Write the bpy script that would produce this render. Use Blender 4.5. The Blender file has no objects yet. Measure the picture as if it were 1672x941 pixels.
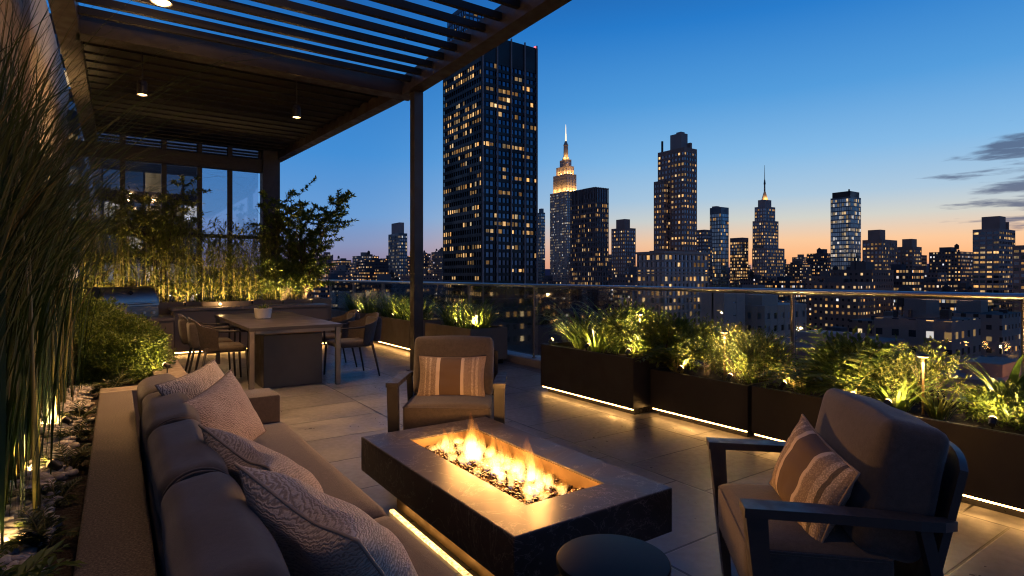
import bpy, bmesh, math, random
from mathutils import Vector, Matrix, noise as mnoise
R = math.radians
scene = bpy.context.scene
COL = scene.collection

# ------------------------------------------------------------------ camera
EYE = 1.335
cam_d = bpy.data.cameras.new('camera')
cam = bpy.data.objects.new('camera', cam_d)
COL.objects.link(cam)
cam.location = (0, 0, EYE)
cam.rotation_euler = (R(90), 0, R(-34.5))
cam_d.sensor_width = 36.0
cam_d.lens = 20.24
cam_d.shift_y = -0.01226
cam_d.clip_start = 0.05
cam_d.clip_end = 30000
scene.camera = cam

# ------------------------------------------------------------------ view / render
scene.view_settings.view_transform = 'Standard'
scene.view_settings.look = 'None'
scene.view_settings.gamma = 1.0
scene.view_settings.use_curve_mapping = False
scene.view_settings.exposure = 0.0
scene.render.engine = 'CYCLES'
cy = scene.cycles
cy.use_denoising = True
try: cy.denoiser = 'OPENIMAGEDENOISE'
except Exception: pass
cy.pixel_filter_type = 'BLACKMAN_HARRIS'
cy.filter_width = 1.15
cy.max_bounces = 7
cy.diffuse_bounces = 3
cy.glossy_bounces = 4
cy.transmission_bounces = 4
cy.transparent_max_bounces = 40
cy.volume_bounces = 0
cy.sample_clamp_indirect = 4.0
cy.caustics_reflective = False
cy.caustics_refractive = False

# ------------------------------------------------------------------ world: dusk sky
SUN_AZ = 69.5          # degrees from +Y towards +X, just under the horizon on the right
W = bpy.data.worlds.new('World')
scene.world = W
W.use_nodes = True
wt = W.node_tree
for n in list(wt.nodes): wt.nodes.remove(n)
def wn(kind, **kw):
    n = wt.nodes.new(kind)
    for k, v in kw.items(): setattr(n, k, v)
    return n
def wmath(op, a, b=None, c=None, clamp=False):
    n = wn('ShaderNodeMath', operation=op); n.use_clamp = clamp
    for i, x in enumerate((a, b, c)):
        if x is None: continue
        if isinstance(x, (int, float)): n.inputs[i].default_value = x
        else: wt.links.new(x, n.inputs[i])
    return n.outputs[0]
def wramp(fac, stops):
    n = wn('ShaderNodeValToRGB')
    e = n.color_ramp.elements
    while len(e) > 1: e.remove(e[-1])
    e[0].position = stops[0][0]; e[0].color = (*stops[0][1], 1)
    for p, c in stops[1:]:
        k = e.new(p); k.color = (*c, 1)
    wt.links.new(fac, n.inputs[0])
    return n.outputs[0]
def wmix(f, a, b):
    n = wn('ShaderNodeMix', data_type='RGBA')
    for i, x in ((0, f), (6, a), (7, b)):
        if isinstance(x, (int, float)): n.inputs[i].default_value = x
        elif isinstance(x, tuple): n.inputs[i].default_value = (*x, 1)
        else: wt.links.new(x, n.inputs[i])
    return n.outputs[2]
tc = wn('ShaderNodeTexCoord')
sep = wn('ShaderNodeSeparateXYZ'); wt.links.new(tc.outputs['Generated'], sep.inputs[0])
sx, sy, sz = sep.outputs
zz = wmath('MAXIMUM', sz, 0.0)
warm = wramp(zz, [(0, (.86, .34, .13)), (.022, (.92, .42, .18)), (.055, (.86, .54, .32)), (.09, (.58, .60, .56)),
                  (.125, (.37, .54, .69)), (.19, (.20, .45, .74)), (.28, (.075, .31, .67)), (.39, (.016, .185, .56)),
                  (.48, (.009, .10, .37)), (.62, (.007, .06, .26)), (1, (.006, .045, .18))])
cool = wramp(zz, [(0, (.19, .19, .33)), (.02, (.24, .20, .33)), (.05, (.22, .27, .46)), (.1, (.13, .31, .62)),
                  (.2, (.05, .25, .62)), (.37, (.014, .155, .50)), (.47, (.009, .09, .35)), (.62, (.007, .06, .26)), (1, (.006, .045, .18))])
sa = R(SUN_AZ)
hl = wmath('SQRT', wmath('ADD', wmath('MULTIPLY', sx, sx), wmath('MULTIPLY', sy, sy)))
dot = wmath('DIVIDE', wmath('ADD', wmath('MULTIPLY', sx, math.sin(sa)), wmath('MULTIPLY', sy, math.cos(sa))),
            wmath('MAXIMUM', hl, 1e-4))
mr = wn('ShaderNodeMapRange', interpolation_type='SMOOTHSTEP')
wt.links.new(dot, mr.inputs[0]); mr.inputs[1].default_value = .62; mr.inputs[2].default_value = 1.0
skyc = wmix(mr.outputs[0], cool, warm)
# the side of the sky away from the sunset is already falling to night
night = wn('ShaderNodeMapRange', interpolation_type='SMOOTHSTEP')
wt.links.new(dot, night.inputs[0]); night.inputs[1].default_value = -.5; night.inputs[2].default_value = .45
night.inputs[3].default_value = .82; night.inputs[4].default_value = 0.0
nightc = wramp(zz, [(0, (.22, .17, .20)), (.12, (.16, .155, .22)), (.24, (.07, .10, .21)), (.4, (.03, .06, .16)), (1, (.008, .04, .15))])
skyc = wmix(night.outputs[0], skyc, nightc)
# streaks of dusk cloud low on the right of the sunset
az = wmath('ARCTAN2', sx, sy)
el = wmath('ARCSINE', sz)
cv = wn('ShaderNodeCombineXYZ')
wt.links.new(wmath('MULTIPLY', az, 11.0), cv.inputs[0]); wt.links.new(wmath('MULTIPLY', el, 78.0), cv.inputs[1])
cn = wn('ShaderNodeTexNoise'); cn.inputs['Scale'].default_value = 1.0; cn.inputs['Detail'].default_value = 6
cn.inputs['Roughness'].default_value = .55
wt.links.new(cv.outputs[0], cn.inputs['Vector'])
def ss(v, a, b):
    m = wn('ShaderNodeMapRange', interpolation_type='SMOOTHSTEP')
    wt.links.new(v, m.inputs[0]); m.inputs[1].default_value = a; m.inputs[2].default_value = b
    return m.outputs[0]
def band(v, a, b, c, d):
    return wmath('MULTIPLY', ss(v, a, b), wmath('SUBTRACT', 1.0, ss(v, c, d)))
mask = wmath('MULTIPLY', band(az, R(66), R(78), R(105), R(125)), band(el, R(2.5), R(4.5), R(9.5), R(12.5)))
thr = wmath('SUBTRACT', .69, wmath('MULTIPLY', mask, .30))
cl = wmath('MULTIPLY', ss(wmath('SUBTRACT', cn.outputs[0], thr), 0.0, .18), ss(mask, 0.01, .2))
low = wmath('MULTIPLY', band(el, R(-2), R(-1), R(.8), R(1.25)), ss(az, R(40), R(60)))
cl2 = wmath('MULTIPLY', low, ss(cn.outputs[0], .38, .5))
skyc = wmix(wmath('MULTIPLY', cl, .86), skyc, (.055, .095, .19))
skyc = wmix(wmath('MULTIPLY', cl2, .75), skyc, (.20, .17, .25))
nish = wn('ShaderNodeTexSky', sky_type='NISHITA')
nish.sun_disc = False
nish.sun_elevation = R(0.5)
nish.sun_rotation = R(SUN_AZ)
add = wn('ShaderNodeMix', data_type='RGBA', blend_type='ADD')
add.inputs[0].default_value = .004
wt.links.new(skyc, add.inputs[6]); wt.links.new(nish.outputs[0], add.inputs[7])
bg = wn('ShaderNodeBackground'); bg.inputs['Strength'].default_value = 1.07
wt.links.new(add.outputs[2], bg.inputs['Color'])
wo = wn('ShaderNodeOutputWorld'); wt.links.new(bg.outputs[0], wo.inputs[0])

# last light of the sunset, very weak, grazing from the right horizon
sd = bpy.data.lights.new('sun', 'SUN'); sd.energy = .12; sd.angle = R(12); sd.color = (1, .62, .38)
so = bpy.data.objects.new('sun', sd); COL.objects.link(so)
so.rotation_euler = (R(88), 0, R(180 - SUN_AZ))

# ------------------------------------------------------------------ object helpers
def tag(o, label=None, cat=None, group=None, kind=None):
    if label: o['label'] = label
    if cat: o['category'] = cat
    if group: o['group'] = group
    if kind: o['kind'] = kind
    return o
def empty(name, loc=(0, 0, 0), rz=0, label=None, cat=None, group=None):
    o = bpy.data.objects.new(name, None); COL.objects.link(o)
    o.location = loc; o.rotation_euler = (0, 0, rz); o.empty_display_size = .1
    return tag(o, label, cat, group)
def kids(o): return [c for c in bpy.data.objects if c.parent == o]
def copy_tree(o, parent=None):
    c = o.copy(); COL.objects.link(c)
    if parent is not None: c.parent = parent
    for ch in list(o.children): copy_tree(ch, c)
    return c

CLEAR = []                # lamp positions that foliage is kept clear of
OFF = [Vector((0, 0, 0))]
def blocked(p, r):
    q = Vector(p) + OFF[0]
    return any((q - c).length_squared < r*r for c in CLEAR)

class MB:
    """collects shapes for ONE mesh"""
    def __init__(s): s.v = []; s.f = []; s.uv = []; s.mi = []
    def face(s, idx, uv=None, m=0):
        s.f.append(idx); s.uv.append(uv); s.mi.append(m)
    def quad(s, a, b, c, d, uv=None, m=0):
        n = len(s.v); s.v += [tuple(a), tuple(b), tuple(c), tuple(d)]; s.face((n, n+1, n+2, n+3), uv, m)
    def add_bm(s, bm, M=None, m=0):
        n = len(s.v)
        bm.verts.index_update()
        for v in bm.verts: s.v.append(tuple(M @ v.co) if M else tuple(v.co))
        for f in bm.faces: s.face(tuple(n + v.index for v in f.verts), None, m)
    def box(s, lo, hi, bev=0, m=0, M=None, seg=2):
        if bev <= 0:
            x0, y0, z0 = lo; x1, y1, z1 = hi
            P = [(x0,y0,z0),(x1,y0,z0),(x1,y1,z0),(x0,y1,z0),(x0,y0,z1),(x1,y0,z1),(x1,y1,z1),(x0,y1,z1)]
            if M: P = [tuple(M @ Vector(p)) for p in P]
            n = len(s.v); s.v += P
            for q in ((0,3,2,1),(4,5,6,7),(0,1,5,4),(1,2,6,5),(2,3,7,6),(3,0,4,7)):
                s.face(tuple(n+i for i in q), None, m)
            return s
        bm = bmesh.new(); bmesh.ops.create_cube(bm, size=1)
        for v in bm.verts:
            v.co = Vector([lo[i] + (v.co[i] + .5) * (hi[i] - lo[i]) for i in range(3)])
        bmesh.ops.bevel(bm, geom=list(bm.edges), offset=bev, segments=seg, profile=.5, affect='EDGES')
        s.add_bm(bm, M, m); bm.free(); return s
    def cyl(s, c, r, z0, z1, n=24, r2=None, m=0, cap=True):
        r2 = r if r2 is None else r2
        k = len(s.v)
        for i in range(n):
            a = 2*math.pi*i/n; s.v.append((c[0]+r*math.cos(a), c[1]+r*math.sin(a), z0))
        for i in range(n):
            a = 2*math.pi*i/n; s.v.append((c[0]+r2*math.cos(a), c[1]+r2*math.sin(a), z1))
        for i in range(n): s.face((k+i, k+(i+1) % n, k+n+(i+1) % n, k+n+i), None, m)
        if cap:
            s.face(tuple(k+n-1-i for i in range(n)), None, m); s.face(tuple(k+n+i for i in range(n)), None, m)
        return s
    def lathe(s, c, prof, n=32, m=0):
        k = len(s.v); L = len(prof)
        for r, z in prof:
            for i in range(n):
                a = 2*math.pi*i/n; s.v.append((c[0]+r*math.cos(a), c[1]+r*math.sin(a), c[2]+z))
        for j in range(L-1):
            for i in range(n):
                s.face((k+j*n+i, k+j*n+(i+1) % n, k+(j+1)*n+(i+1) % n, k+(j+1)*n+i), None, m)
        s.face(tuple(k+n-1-i for i in range(n)), None, m)
        s.face(tuple(k+(L-1)*n+i for i in range(n)), None, m)
        return s
    def tube(s, pts, rad, n=8, m=0, cap=True):
        pts = [Vector(p) for p in pts]; L = len(pts)
        rr = rad if isinstance(rad, (list, tuple)) else [rad]*L
        k = len(s.v)
        up = Vector((0, 0, 1))
        prev = None
        for i, p in enumerate(pts):
            t = (pts[min(i+1, L-1)] - pts[max(i-1, 0)]).normalized()
            if prev is None:
                a = t.cross(up)
                if a.length < 1e-3: a = t.cross(Vector((1, 0, 0)))
            else:
                a = prev - t * prev.dot(t)
            a.normalize(); prev = a; b = t.cross(a)
            for j in range(n):
                an = 2*math.pi*j/n
                s.v.append(tuple(p + (a*math.cos(an) + b*math.sin(an)) * rr[i]))
        for i in range(L-1):
            for j in range(n):
                s.face((k+i*n+j, k+i*n+(j+1) % n, k+(i+1)*n+(j+1) % n, k+(i+1)*n+j), None, m)
        if cap:
            s.face(tuple(k+n-1-i for i in range(n)), None, m)
            s.face(tuple(k+(L-1)*n+i for i in range(n)), None, m)
        return s
    def prism(s, outline, lo, hi, axis='z', m=0):
        """extrude a 2-D outline (ccw) along an axis"""
        k = len(s.v); n = len(outline)
        def P(a, b, h):
            return (a, b, h) if axis == 'z' else ((h, a, b) if axis == 'x' else (a, h, b))
        for h in (lo, hi):
            for a, b in outline: s.v.append(P(a, b, h))
        for i in range(n): s.face((k+i, k+(i+1) % n, k+n+(i+1) % n, k+n+i), None, m)
        s.face(tuple(k+n-1-i for i in range(n)), None, m); s.face(tuple(k+n+i for i in range(n)), None, m)
        return s
    def blade(s, base, d, length, width, arch, seg=5, m=0, fold=.0, twist=0., tip=.05, wmid=.35, pw=1, start=82):
        """one arching strap leaf; d = horizontal heading angle, arch = how far it bends over"""
        hx, hy = math.cos(d), math.sin(d)
        px, py = -hy, hx
        p = Vector(base); ang = R(start) - abs(twist)
        k = len(s.v)
        st = length/seg
        for i in range(seg+1):
            t = i/seg
            w = width * max(tip, min(1, (.35 + t/wmid*.65) if t < wmid else (1-(t-wmid)/(1-wmid))**.75))
            up = Vector((-hx*math.sin(ang), -hy*math.sin(ang), math.cos(ang)))
            s.v.append(tuple(p + Vector((px, py, 0))*w/2 + up*fold*w))
            s.v.append(tuple(p - Vector((px, py, 0))*w/2 + up*fold*w))
            ang -= arch/seg * (.35 + 1.3*t) if pw == 1 else arch/seg*(pw+1)*t**pw
            p = p + Vector((hx*math.cos(ang), hy*math.cos(ang), math.sin(ang)))*st
        if any(blocked(q, .055) for q in s.v[k:]): del s.v[k:]; return
        for i in range(seg): s.face((k+2*i, k+2*i+1, k+2*i+3, k+2*i+2), None, m)
    def leaf(s, p, d, n, L, w, m=0):
        """a small pointed leaf: four-point diamond folded along the midrib"""
        d = Vector(d).normalized(); n = Vector(n)
        if blocked(p, .115) or blocked(Vector(p) + d*L, .10): return
        sd = d.cross(n)
        if sd.length < 1e-4: sd = d.cross(Vector((.3, .5, .8)))
        sd.normalize(); nn = sd.cross(d)
        p = Vector(p); k = len(s.v)
        a = p + d*L*.45 + nn*w*.18
        s.v += [tuple(p), tuple(a + sd*w/2), tuple(p + d*L - nn*w*.12), tuple(a - sd*w/2)]
        s.face((k, k+1, k+2, k+3), None, m)
    def build(s, name, mats, parent=None, smooth=False, angle=None):
        me = bpy.data.meshes.new(name)
        me.from_pydata(s.v, [], s.f)
        if any(u is not None for u in s.uv):
            ul = me.uv_layers.new(name='uv')
            i = 0
            for f, u in zip(s.f, s.uv):
                for j in range(len(f)):
                    if u is not None: ul.data[i].uv = u[j]
                    i += 1
        ms = mats if isinstance(mats, (list, tuple)) else [mats]
        for x in ms: me.materials.append(x)
        if len(ms) > 1: me.polygons.foreach_set('material_index', s.mi)
        if smooth:
            me.polygons.foreach_set('use_smooth', [True]*len(s.f))
            if angle:
                try: me.set_sharp_from_angle(angle=R(angle))
                except Exception: pass
        me.update()
        o = bpy.data.objects.new(name, me); COL.objects.link(o)
        if parent is not None: o.parent = parent
        return o

# ------------------------------------------------------------------ material helpers
class NT:
    def __init__(s, name):
        s.m = bpy.data.materials.new(name); s.m.use_nodes = True
        s.t = s.m.node_tree
        for n in list(s.t.nodes): s.t.nodes.remove(n)
        s.out = s.t.nodes.new('ShaderNodeOutputMaterial')
    def n(s, kind, ins=None, **kw):
        nd = s.t.nodes.new(kind)
        for k, v in kw.items(): setattr(nd, k, v)
        for k, v in (ins or {}).items(): s.set(nd.inputs[k], v)
        return nd
    def set(s, sock, v):
        if isinstance(v, bpy.types.NodeSocket): s.t.links.new(v, sock)
        elif isinstance(v, tuple) and len(v) == 3 and sock.type == 'RGBA': sock.default_value = (*v, 1)
        else: sock.default_value = v
    def math(s, op, a, b=None, c=None):
        nd = s.n('ShaderNodeMath', operation=op)
        for i, x in enumerate((a, b, c)):
            if x is not None: s.set(nd.inputs[i], x)
        return nd.outputs[0]
    def mix(s, f, a, b, mode='MIX'):
        nd = s.n('ShaderNodeMix', data_type='RGBA', blend_type=mode)
        s.set(nd.inputs[0], f); s.set(nd.inputs[6], a); s.set(nd.inputs[7], b)
        return nd.outputs[2]
    def ramp(s, f, stops, interp='LINEAR'):
        nd = s.n('ShaderNodeValToRGB'); nd.color_ramp.interpolation = interp
        e = nd.color_ramp.elements
        while len(e) > 1: e.remove(e[-1])
        e[0].position = stops[0][0]; e[0].color = (*stops[0][1], 1)
        for p, c in stops[1:]:
            k = e.new(p); k.color = (*c, 1)
        s.set(nd.inputs[0], f); return nd.outputs[0]
    def coord(s, which='Object'): return s.n('ShaderNodeTexCoord').outputs[which]
    def map(s, v, scale=(1,1,1), rot=(0,0,0), loc=(0,0,0)):
        nd = s.n('ShaderNodeMapping'); s.set(nd.inputs['Vector'], v)
        nd.inputs['Scale'].default_value = scale; nd.inputs['Rotation'].default_value = rot; nd.inputs['Location'].default_value = loc
        return nd.outputs[0]
    def noise(s, v, scale=5, detail=4, rough=.5, dist=0):
        nd = s.n('ShaderNodeTexNoise'); s.set(nd.inputs['Vector'], v)
        nd.inputs['Scale'].default_value = scale; nd.inputs['Detail'].default_value = detail
        nd.inputs['Roughness'].default_value = rough; nd.inputs['Distortion'].default_value = dist
        return nd.outputs[0]
    def range(s, v, a, b, c=0., d=1., smooth=True):
        nd = s.n('ShaderNodeMapRange')
        if smooth: nd.interpolation_type = 'SMOOTHSTEP'
        s.set(nd.inputs[0], v)
        for i, x in enumerate((a, b, c, d)): nd.inputs[i+1].default_value = x
        return nd.outputs[0]
    def bump(s, h, strength=.3, dist=.01):
        nd = s.n('ShaderNodeBump'); s.set(nd.inputs['Height'], h)
        nd.inputs['Strength'].default_value = strength; nd.inputs['Distance'].default_value = dist
        return nd.outputs[0]
    def bsdf(s, color, rough=.5, metal=0., normal=None, **kw):
        ins = {'Base Color': color, 'Roughness': rough, 'Metallic': metal}
        if normal is not None: ins['Normal'] = normal
        ins.update(kw)
        return s.n('ShaderNodeBsdfPrincipled', ins).outputs[0]
    def done(s, surf=None, vol=None):
        if surf is not None: s.t.links.new(surf, s.out.inputs['Surface'])
        if vol is not None: s.t.links.new(vol, s.out.inputs['Volume'])
        return s.m

def simple(name, col, rough=.5, metal=0., var=.25, nscale=6., bump=.0, bscale=60., bdist=.003, rvar=.12):
    t = NT(name); c = t.coord()
    n1 = t.noise(c, nscale, 5, .6)
    dark = tuple(x*(1-var) for x in col); lite = tuple(min(1, x*(1+var)) for x in col)
    base = t.ramp(n1, [(.3, dark), (.7, lite)])
    r = t.range(t.noise(c, nscale*2.3, 3), .3, .7, max(.02, rough-rvar), min(1, rough+rvar))
    nm = t.bump(t.noise(c, bscale, 3, .6), bump, bdist) if bump else None
    return t.done(t.bsdf(base, r, metal, nm))

def emit(name, col, strength, lo=None):
    t = NT(name)
    return t.done(t.n('ShaderNodeEmission', {'Color': col, 'Strength': strength}).outputs[0])

def fabric(name, col, weave=900., heather=.35, rough=.9):
    t = NT(name); c = t.coord()
    wv = t.math('ADD', t.noise(t.map(c, (1, 6, 6)), weave*.16, 2), t.noise(t.map(c, (6, 1, 6)), weave*.16, 2))
    h = t.noise(c, 40, 5, .7); big = t.noise(c, 4, 3)
    d = tuple(x*(1-heather) for x in col); l = tuple(x*(1+heather) for x in col)
    base = t.ramp(t.math('ADD', t.math('MULTIPLY', wv, .3), t.math('MULTIPLY', h, .4)), [(.38, d), (.62, l)])
    base = t.mix(t.range(big, .35, .7, 0, .3), base, d)
    hh = t.math('ADD', wv, t.math('MULTIPLY', t.noise(c, 14, 3, .6), 1.6))
    nm = t.bump(hh, .35, .003)
    return t.done(t.bsdf(base, rough, 0, nm, **{'Sheen Weight': .25, 'Sheen Roughness': .5}))

def leafmat(name, a, b, trans=.35, rough=.45):
    t = NT(name)
    ri = t.n('ShaderNodeNewGeometry').outputs['Random Per Island']
    nz = t.noise(t.coord(), 3.0, 2)
    f = t.math('ADD', t.math('MULTIPLY', ri, .7), t.math('MULTIPLY', nz, .3))
    col = t.ramp(f, [(.1, a), (.85, b)])
    pb = t.bsdf(col, rough, 0)
    tr = t.n('ShaderNodeBsdfTranslucent', {'Color': col}).outputs[0]
    mx = t.n('ShaderNodeMixShader', {0: trans, 1: pb, 2: tr}).outputs[0]
    return t.done(mx)

M = {}
M['bronze'] = simple('dark_bronze_metal', (.05, .041, .035), .42, .25, .15, 3, .05, 200, .0005)
M['slat'] = simple('dark_slat_metal', (.014, .012, .010), .5, .2, .15, 3, rvar=.04)
M['black_metal'] = simple('black_metal', (.022, .021, .022), .38, .4, .15, 5)
M['frame'] = simple('charcoal_powder_coat', (.032, .030, .031), .5, .0, .12, 7, .08, 350, .0004)
M['chrome'] = simple('brushed_steel', (.55, .54, .52), .30, 1., .03, 3, rvar=.02)
M['steel'] = simple('satin_steel', (.24, .22, .20), .34, 1., .02, 1, rvar=.02)
M['planter'] = simple('charcoal_planter', (.021, .020, .0195), .48, .1, .14, 2.2, .05, 220, .0008)
M['planter_tan'] = simple('taupe_planter', (.17, .135, .10), .55, 0, .14, 2.2, .08, 160, .001)
M['soil'] = simple('dark_soil', (.035, .024, .016), .95, 0, .5, 25, .9, 45, .02)
M['coping'] = None
M['sofa'] = fabric('brown_grey_upholstery', (.058, .045, .039))
M['chairfab'] = fabric('taupe_upholstery', (.066, .053, .047))
M['wicker'] = fabric('woven_rope', (.07, .052, .04), 500, .45)
M['cabinet'] = simple('taupe_cabinet_panel', (.20, .155, .115), .5, 0, .1, 1.5)
M['counter'] = simple('stone_counter', (.21, .17, .135), .4, 0, .25, 8, .1, 90, .001)
M['table_top'] = simple('dark_stone_table', (.075, .064, .056), .38, 0, .12, 2, .04, 120, .0006, rvar=.05)
M['pedestal'] = simple('dark_panel', (.085, .075, .068), .45, 0, .12, 3)
M['white_pot'] = simple('white_ceramic', (.72, .68, .62), .35, 0, .05, 5)
_t = NT('black_lacquer'); M['side_navy'] = _t.done(_t.bsdf((.004, .006, .011), .34, 0, None, **{'Specular IOR Level': .06}))
def led_mat():
    t = NT('warm_led'); n = t.noise(t.map(t.coord(), (1, 1, 1)), 7, 3, .7)
    return t.done(t.n('ShaderNodeEmission', {'Color': (1, .50, .14), 'Strength': t.range(n, .3, .7, 9., 48., False)}).outputs[0])
M['led'] = led_mat()
M['bulb'] = emit('warm_bulb', (1, .60, .20), 12.)
M['lamp_face'] = emit('lamp_diffuser', (1, .58, .20), 9.)
M['lamp_dim'] = emit('lamp_diffuser_dim', (1, .55, .18), 1.6)
def rope_mat():
    t = NT('warm_led_rope'); c = t.coord(); n = t.noise(c, 46, 3, .8); m_ = t.noise(c, 5, 3)
    return t.done(t.n('ShaderNodeEmission', {'Color': (1, .56, .17), 'Strength': t.math('MULTIPLY', t.range(n, .34, .66, .5, 6.5, False), t.range(m_, .3, .7, .7, 1.3, False))}).outputs[0])
M['led_soft'] = rope_mat()
M['leaf_grass'] = leafmat('reed_blade', (.010, .024, .004), (.045, .062, .010), .3)
def reedmat():
    t = NT('reed_blade_mixed'); ri = t.n('ShaderNodeNewGeometry').outputs['Random Per Island']
    col = t.ramp(ri, [(0, (.006, .022, .004)), (.55, (.018, .046, .008)), (.88, (.036, .070, .012)), (.92, (.13, .10, .035)), (1, (.10, .07, .025))])
    col = t.mix(t.range(t.noise(t.coord(), 9, 3), .4, .7, 0, .4), col, (.03, .03, .008))
    tr = t.n('ShaderNodeBsdfTranslucent', {'Color': col}).outputs[0]
    return t.done(t.n('ShaderNodeMixShader', {0: .28, 1: t.bsdf(col, .55), 2: tr}).outputs[0])
M['leaf_grass'] = reedmat()
M['leaf_strap'] = leafmat('strap_leaf', (.06, .11, .014), (.16, .21, .035), .4)
M['leaf_bush'] = leafmat('bush_leaf', (.055, .095, .013), (.15, .19, .03), .4)
M['leaf_fine'] = leafmat('fine_leaf', (.07, .10, .018), (.19, .20, .045), .4)
M['leaf_dark'] = leafmat('dark_leaf', (.025, .04, .012), (.075, .09, .022), .3)
M['leaf_bamboo'] = leafmat('bamboo_leaf', (.055, .08, .013), (.17, .17, .03), .45)
M['stem'] = simple('green_stem', (.16, .14, .04), .55, 0, .3, 12)
M['bark'] = simple('bark', (.06, .045, .03), .9, 0, .35, 20, .6, 40, .005)

def rail_glass():
    t = NT('rail_glass')
    tr = t.n('ShaderNodeBsdfTransparent', {'Color': (.90, .93, .93)}).outputs[0]
    gl = t.n('ShaderNodeBsdfGlossy', {'Color': (1, 1, 1), 'Roughness': .02}).outputs[0]
    fr = t.n('ShaderNodeFresnel', {'IOR': 1.42}).outputs[0]
    return t.done(t.n('ShaderNodeMixShader', {0: t.math('MULTIPLY', fr, .8), 1: tr, 2: gl}).outputs[0])
M['glass'] = rail_glass()
def pane_glass():
    t = NT('window_pane')
    tr = t.n('ShaderNodeBsdfTransparent', {'Color': (.88, .92, .97)}).outputs[0]
    gl = t.n('ShaderNodeBsdfGlossy', {'Color': (.9, .92, 1), 'Roughness': .03}).outputs[0]
    return t.done(t.n('ShaderNodeMixShader', {0: .18, 1: tr, 2: gl}).outputs[0])
M['pane'] = pane_glass()

def stone_coping():
    t = NT('speckled_stone'); c = t.coord()
    sp = t.noise(c, 130, 3, .85); big = t.noise(c, 5, 4, .6)
    base = t.ramp(sp, [(.36, (.030, .023, .018)), (.5, (.088, .069, .056)), (.66, (.23, .19, .155))])
    base = t.mix(t.range(big, .35, .7, 0, .45), base, (.07, .052, .04))
    return t.done(t.bsdf(base, .7, 0, t.bump(sp, .5, .002)))
M['coping'] = stone_coping()

def tiles():
    """large porcelain deck tiles, 0.9 x 0.6 m, open dark joints, each its own tone"""
    t = NT('deck_tiles'); c = t.coord()
    s = t.n('ShaderNodeSeparateXYZ', {0: c}); x, y = s.outputs[0], s.outputs[1]
    fx = t.math('DIVIDE', t.math('SUBTRACT', x, .3), .9); cx = t.math('FLOOR', fx); ux = t.math('FRACT', fx)
    off = t.math('MULTIPLY', t.math('MODULO', t.math('ABSOLUTE', cx), 2.0), .22)
    fy = t.math('DIVIDE', t.math('ADD', y, off), .62); cyy = t.math('FLOOR', fy); uy = t.math('FRACT', fy)
    ex = t.math('MULTIPLY', t.math('MINIMUM', ux, t.math('SUBTRACT', 1.0, ux)), .9)
    ey = t.math('MULTIPLY', t.math('MINIMUM', uy, t.math('SUBTRACT', 1.0, uy)), .62)
    jx = t.range(ex, .005, .010); jy = t.range(ey, .004, .009)
    j = t.math('MULTIPLY', jx, jy)
    cv = t.n('ShaderNodeCombineXYZ', {0: cx, 1: cyy, 2: 0.})
    rnd = t.n('ShaderNodeTexWhiteNoise', {'Vector': cv.outputs[0]}).outputs[0]
    tex = t.n('ShaderNodeVectorMath', {0: c, 1: t.n('ShaderNodeVectorMath', {0: cv.outputs[0], 1: (3.7, 1.9, 0)}, operation='MULTIPLY').outputs[0]}, operation='ADD').outputs[0]
    nA = t.noise(tex, 2.3, 6, .62, .6); nB = t.noise(tex, 22, 4, .6); nC = t.noise(t.map(tex, (1, 7, 1)), 5, 4, .6)
    base = t.ramp(nA, [(.3, (.075, .072, .070)), (.5, (.155, .149, .144)), (.75, (.25, .24, .23))])
    base = t.mix(t.range(nC, .45, .75, 0, .35), base, (.125, .118, .112))
    base = t.mix(t.math('MULTIPLY', rnd, .55), base, (.085, .08, .077))
    base = t.mix(t.range(t.noise(c, .9, 5, .7, .8), .48, .68, 0, .5), base, (.07, .066, .064))
    base = t.mix(t.range(t.noise(c, 38, 2, .5), .70, .78, 0, .5), base, (.05, .045, .04))
    base = t.mix(j, (.004, .004, .004), base)
    rough = t.range(t.math('ADD', t.math('MULTIPLY', nA, .6), t.math('MULTIPLY', nB, .4)), .35, .65, .27, .5)
    h = t.math('ADD', t.math('MULTIPLY', j, 1.0), t.math('ADD', t.math('MULTIPLY', nB, .12), t.math('MULTIPLY', nA, .2)))
    return t.done(t.bsdf(base, rough, 0, t.bump(h, .35, .006)))
M['tiles'] = tiles()

def marble():
    t = NT('dark_veined_stone'); c = t.coord()
    n1 = t.noise(c, 3.2, 6, .62, 1.2)
    v1 = t.math('ABSOLUTE', t.math('SUBTRACT', t.noise(c, 2.6, 7, .6, 2.2), .5))
    v2 = t.math('ABSOLUTE', t.math('SUBTRACT', t.noise(t.map(c, (1, 1, 1), (0, 0, .8), (3, 1, 0)), 4.4, 6, .6, 2.8), .5))
    base = t.ramp(n1, [(.25, (.020, .018, .018)), (.55, (.040, .036, .034)), (.8, (.072, .064, .059))])
    base = t.mix(t.range(v1, 0, .010, .55, 0), base, (.30, .26, .23))
    msk = t.range(t.noise(c, 1.7, 3), .5, .65)
    base = t.mix(t.math('MULTIPLY', t.range(v2, 0, .008, .6, 0), msk), base, (.36, .32, .29))
    return t.done(t.bsdf(base, t.range(n1, .3, .7, .36, .52), 0, t.bump(t.noise(c, 90, 3), .08, .001)))
M['marble'] = marble()

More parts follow.
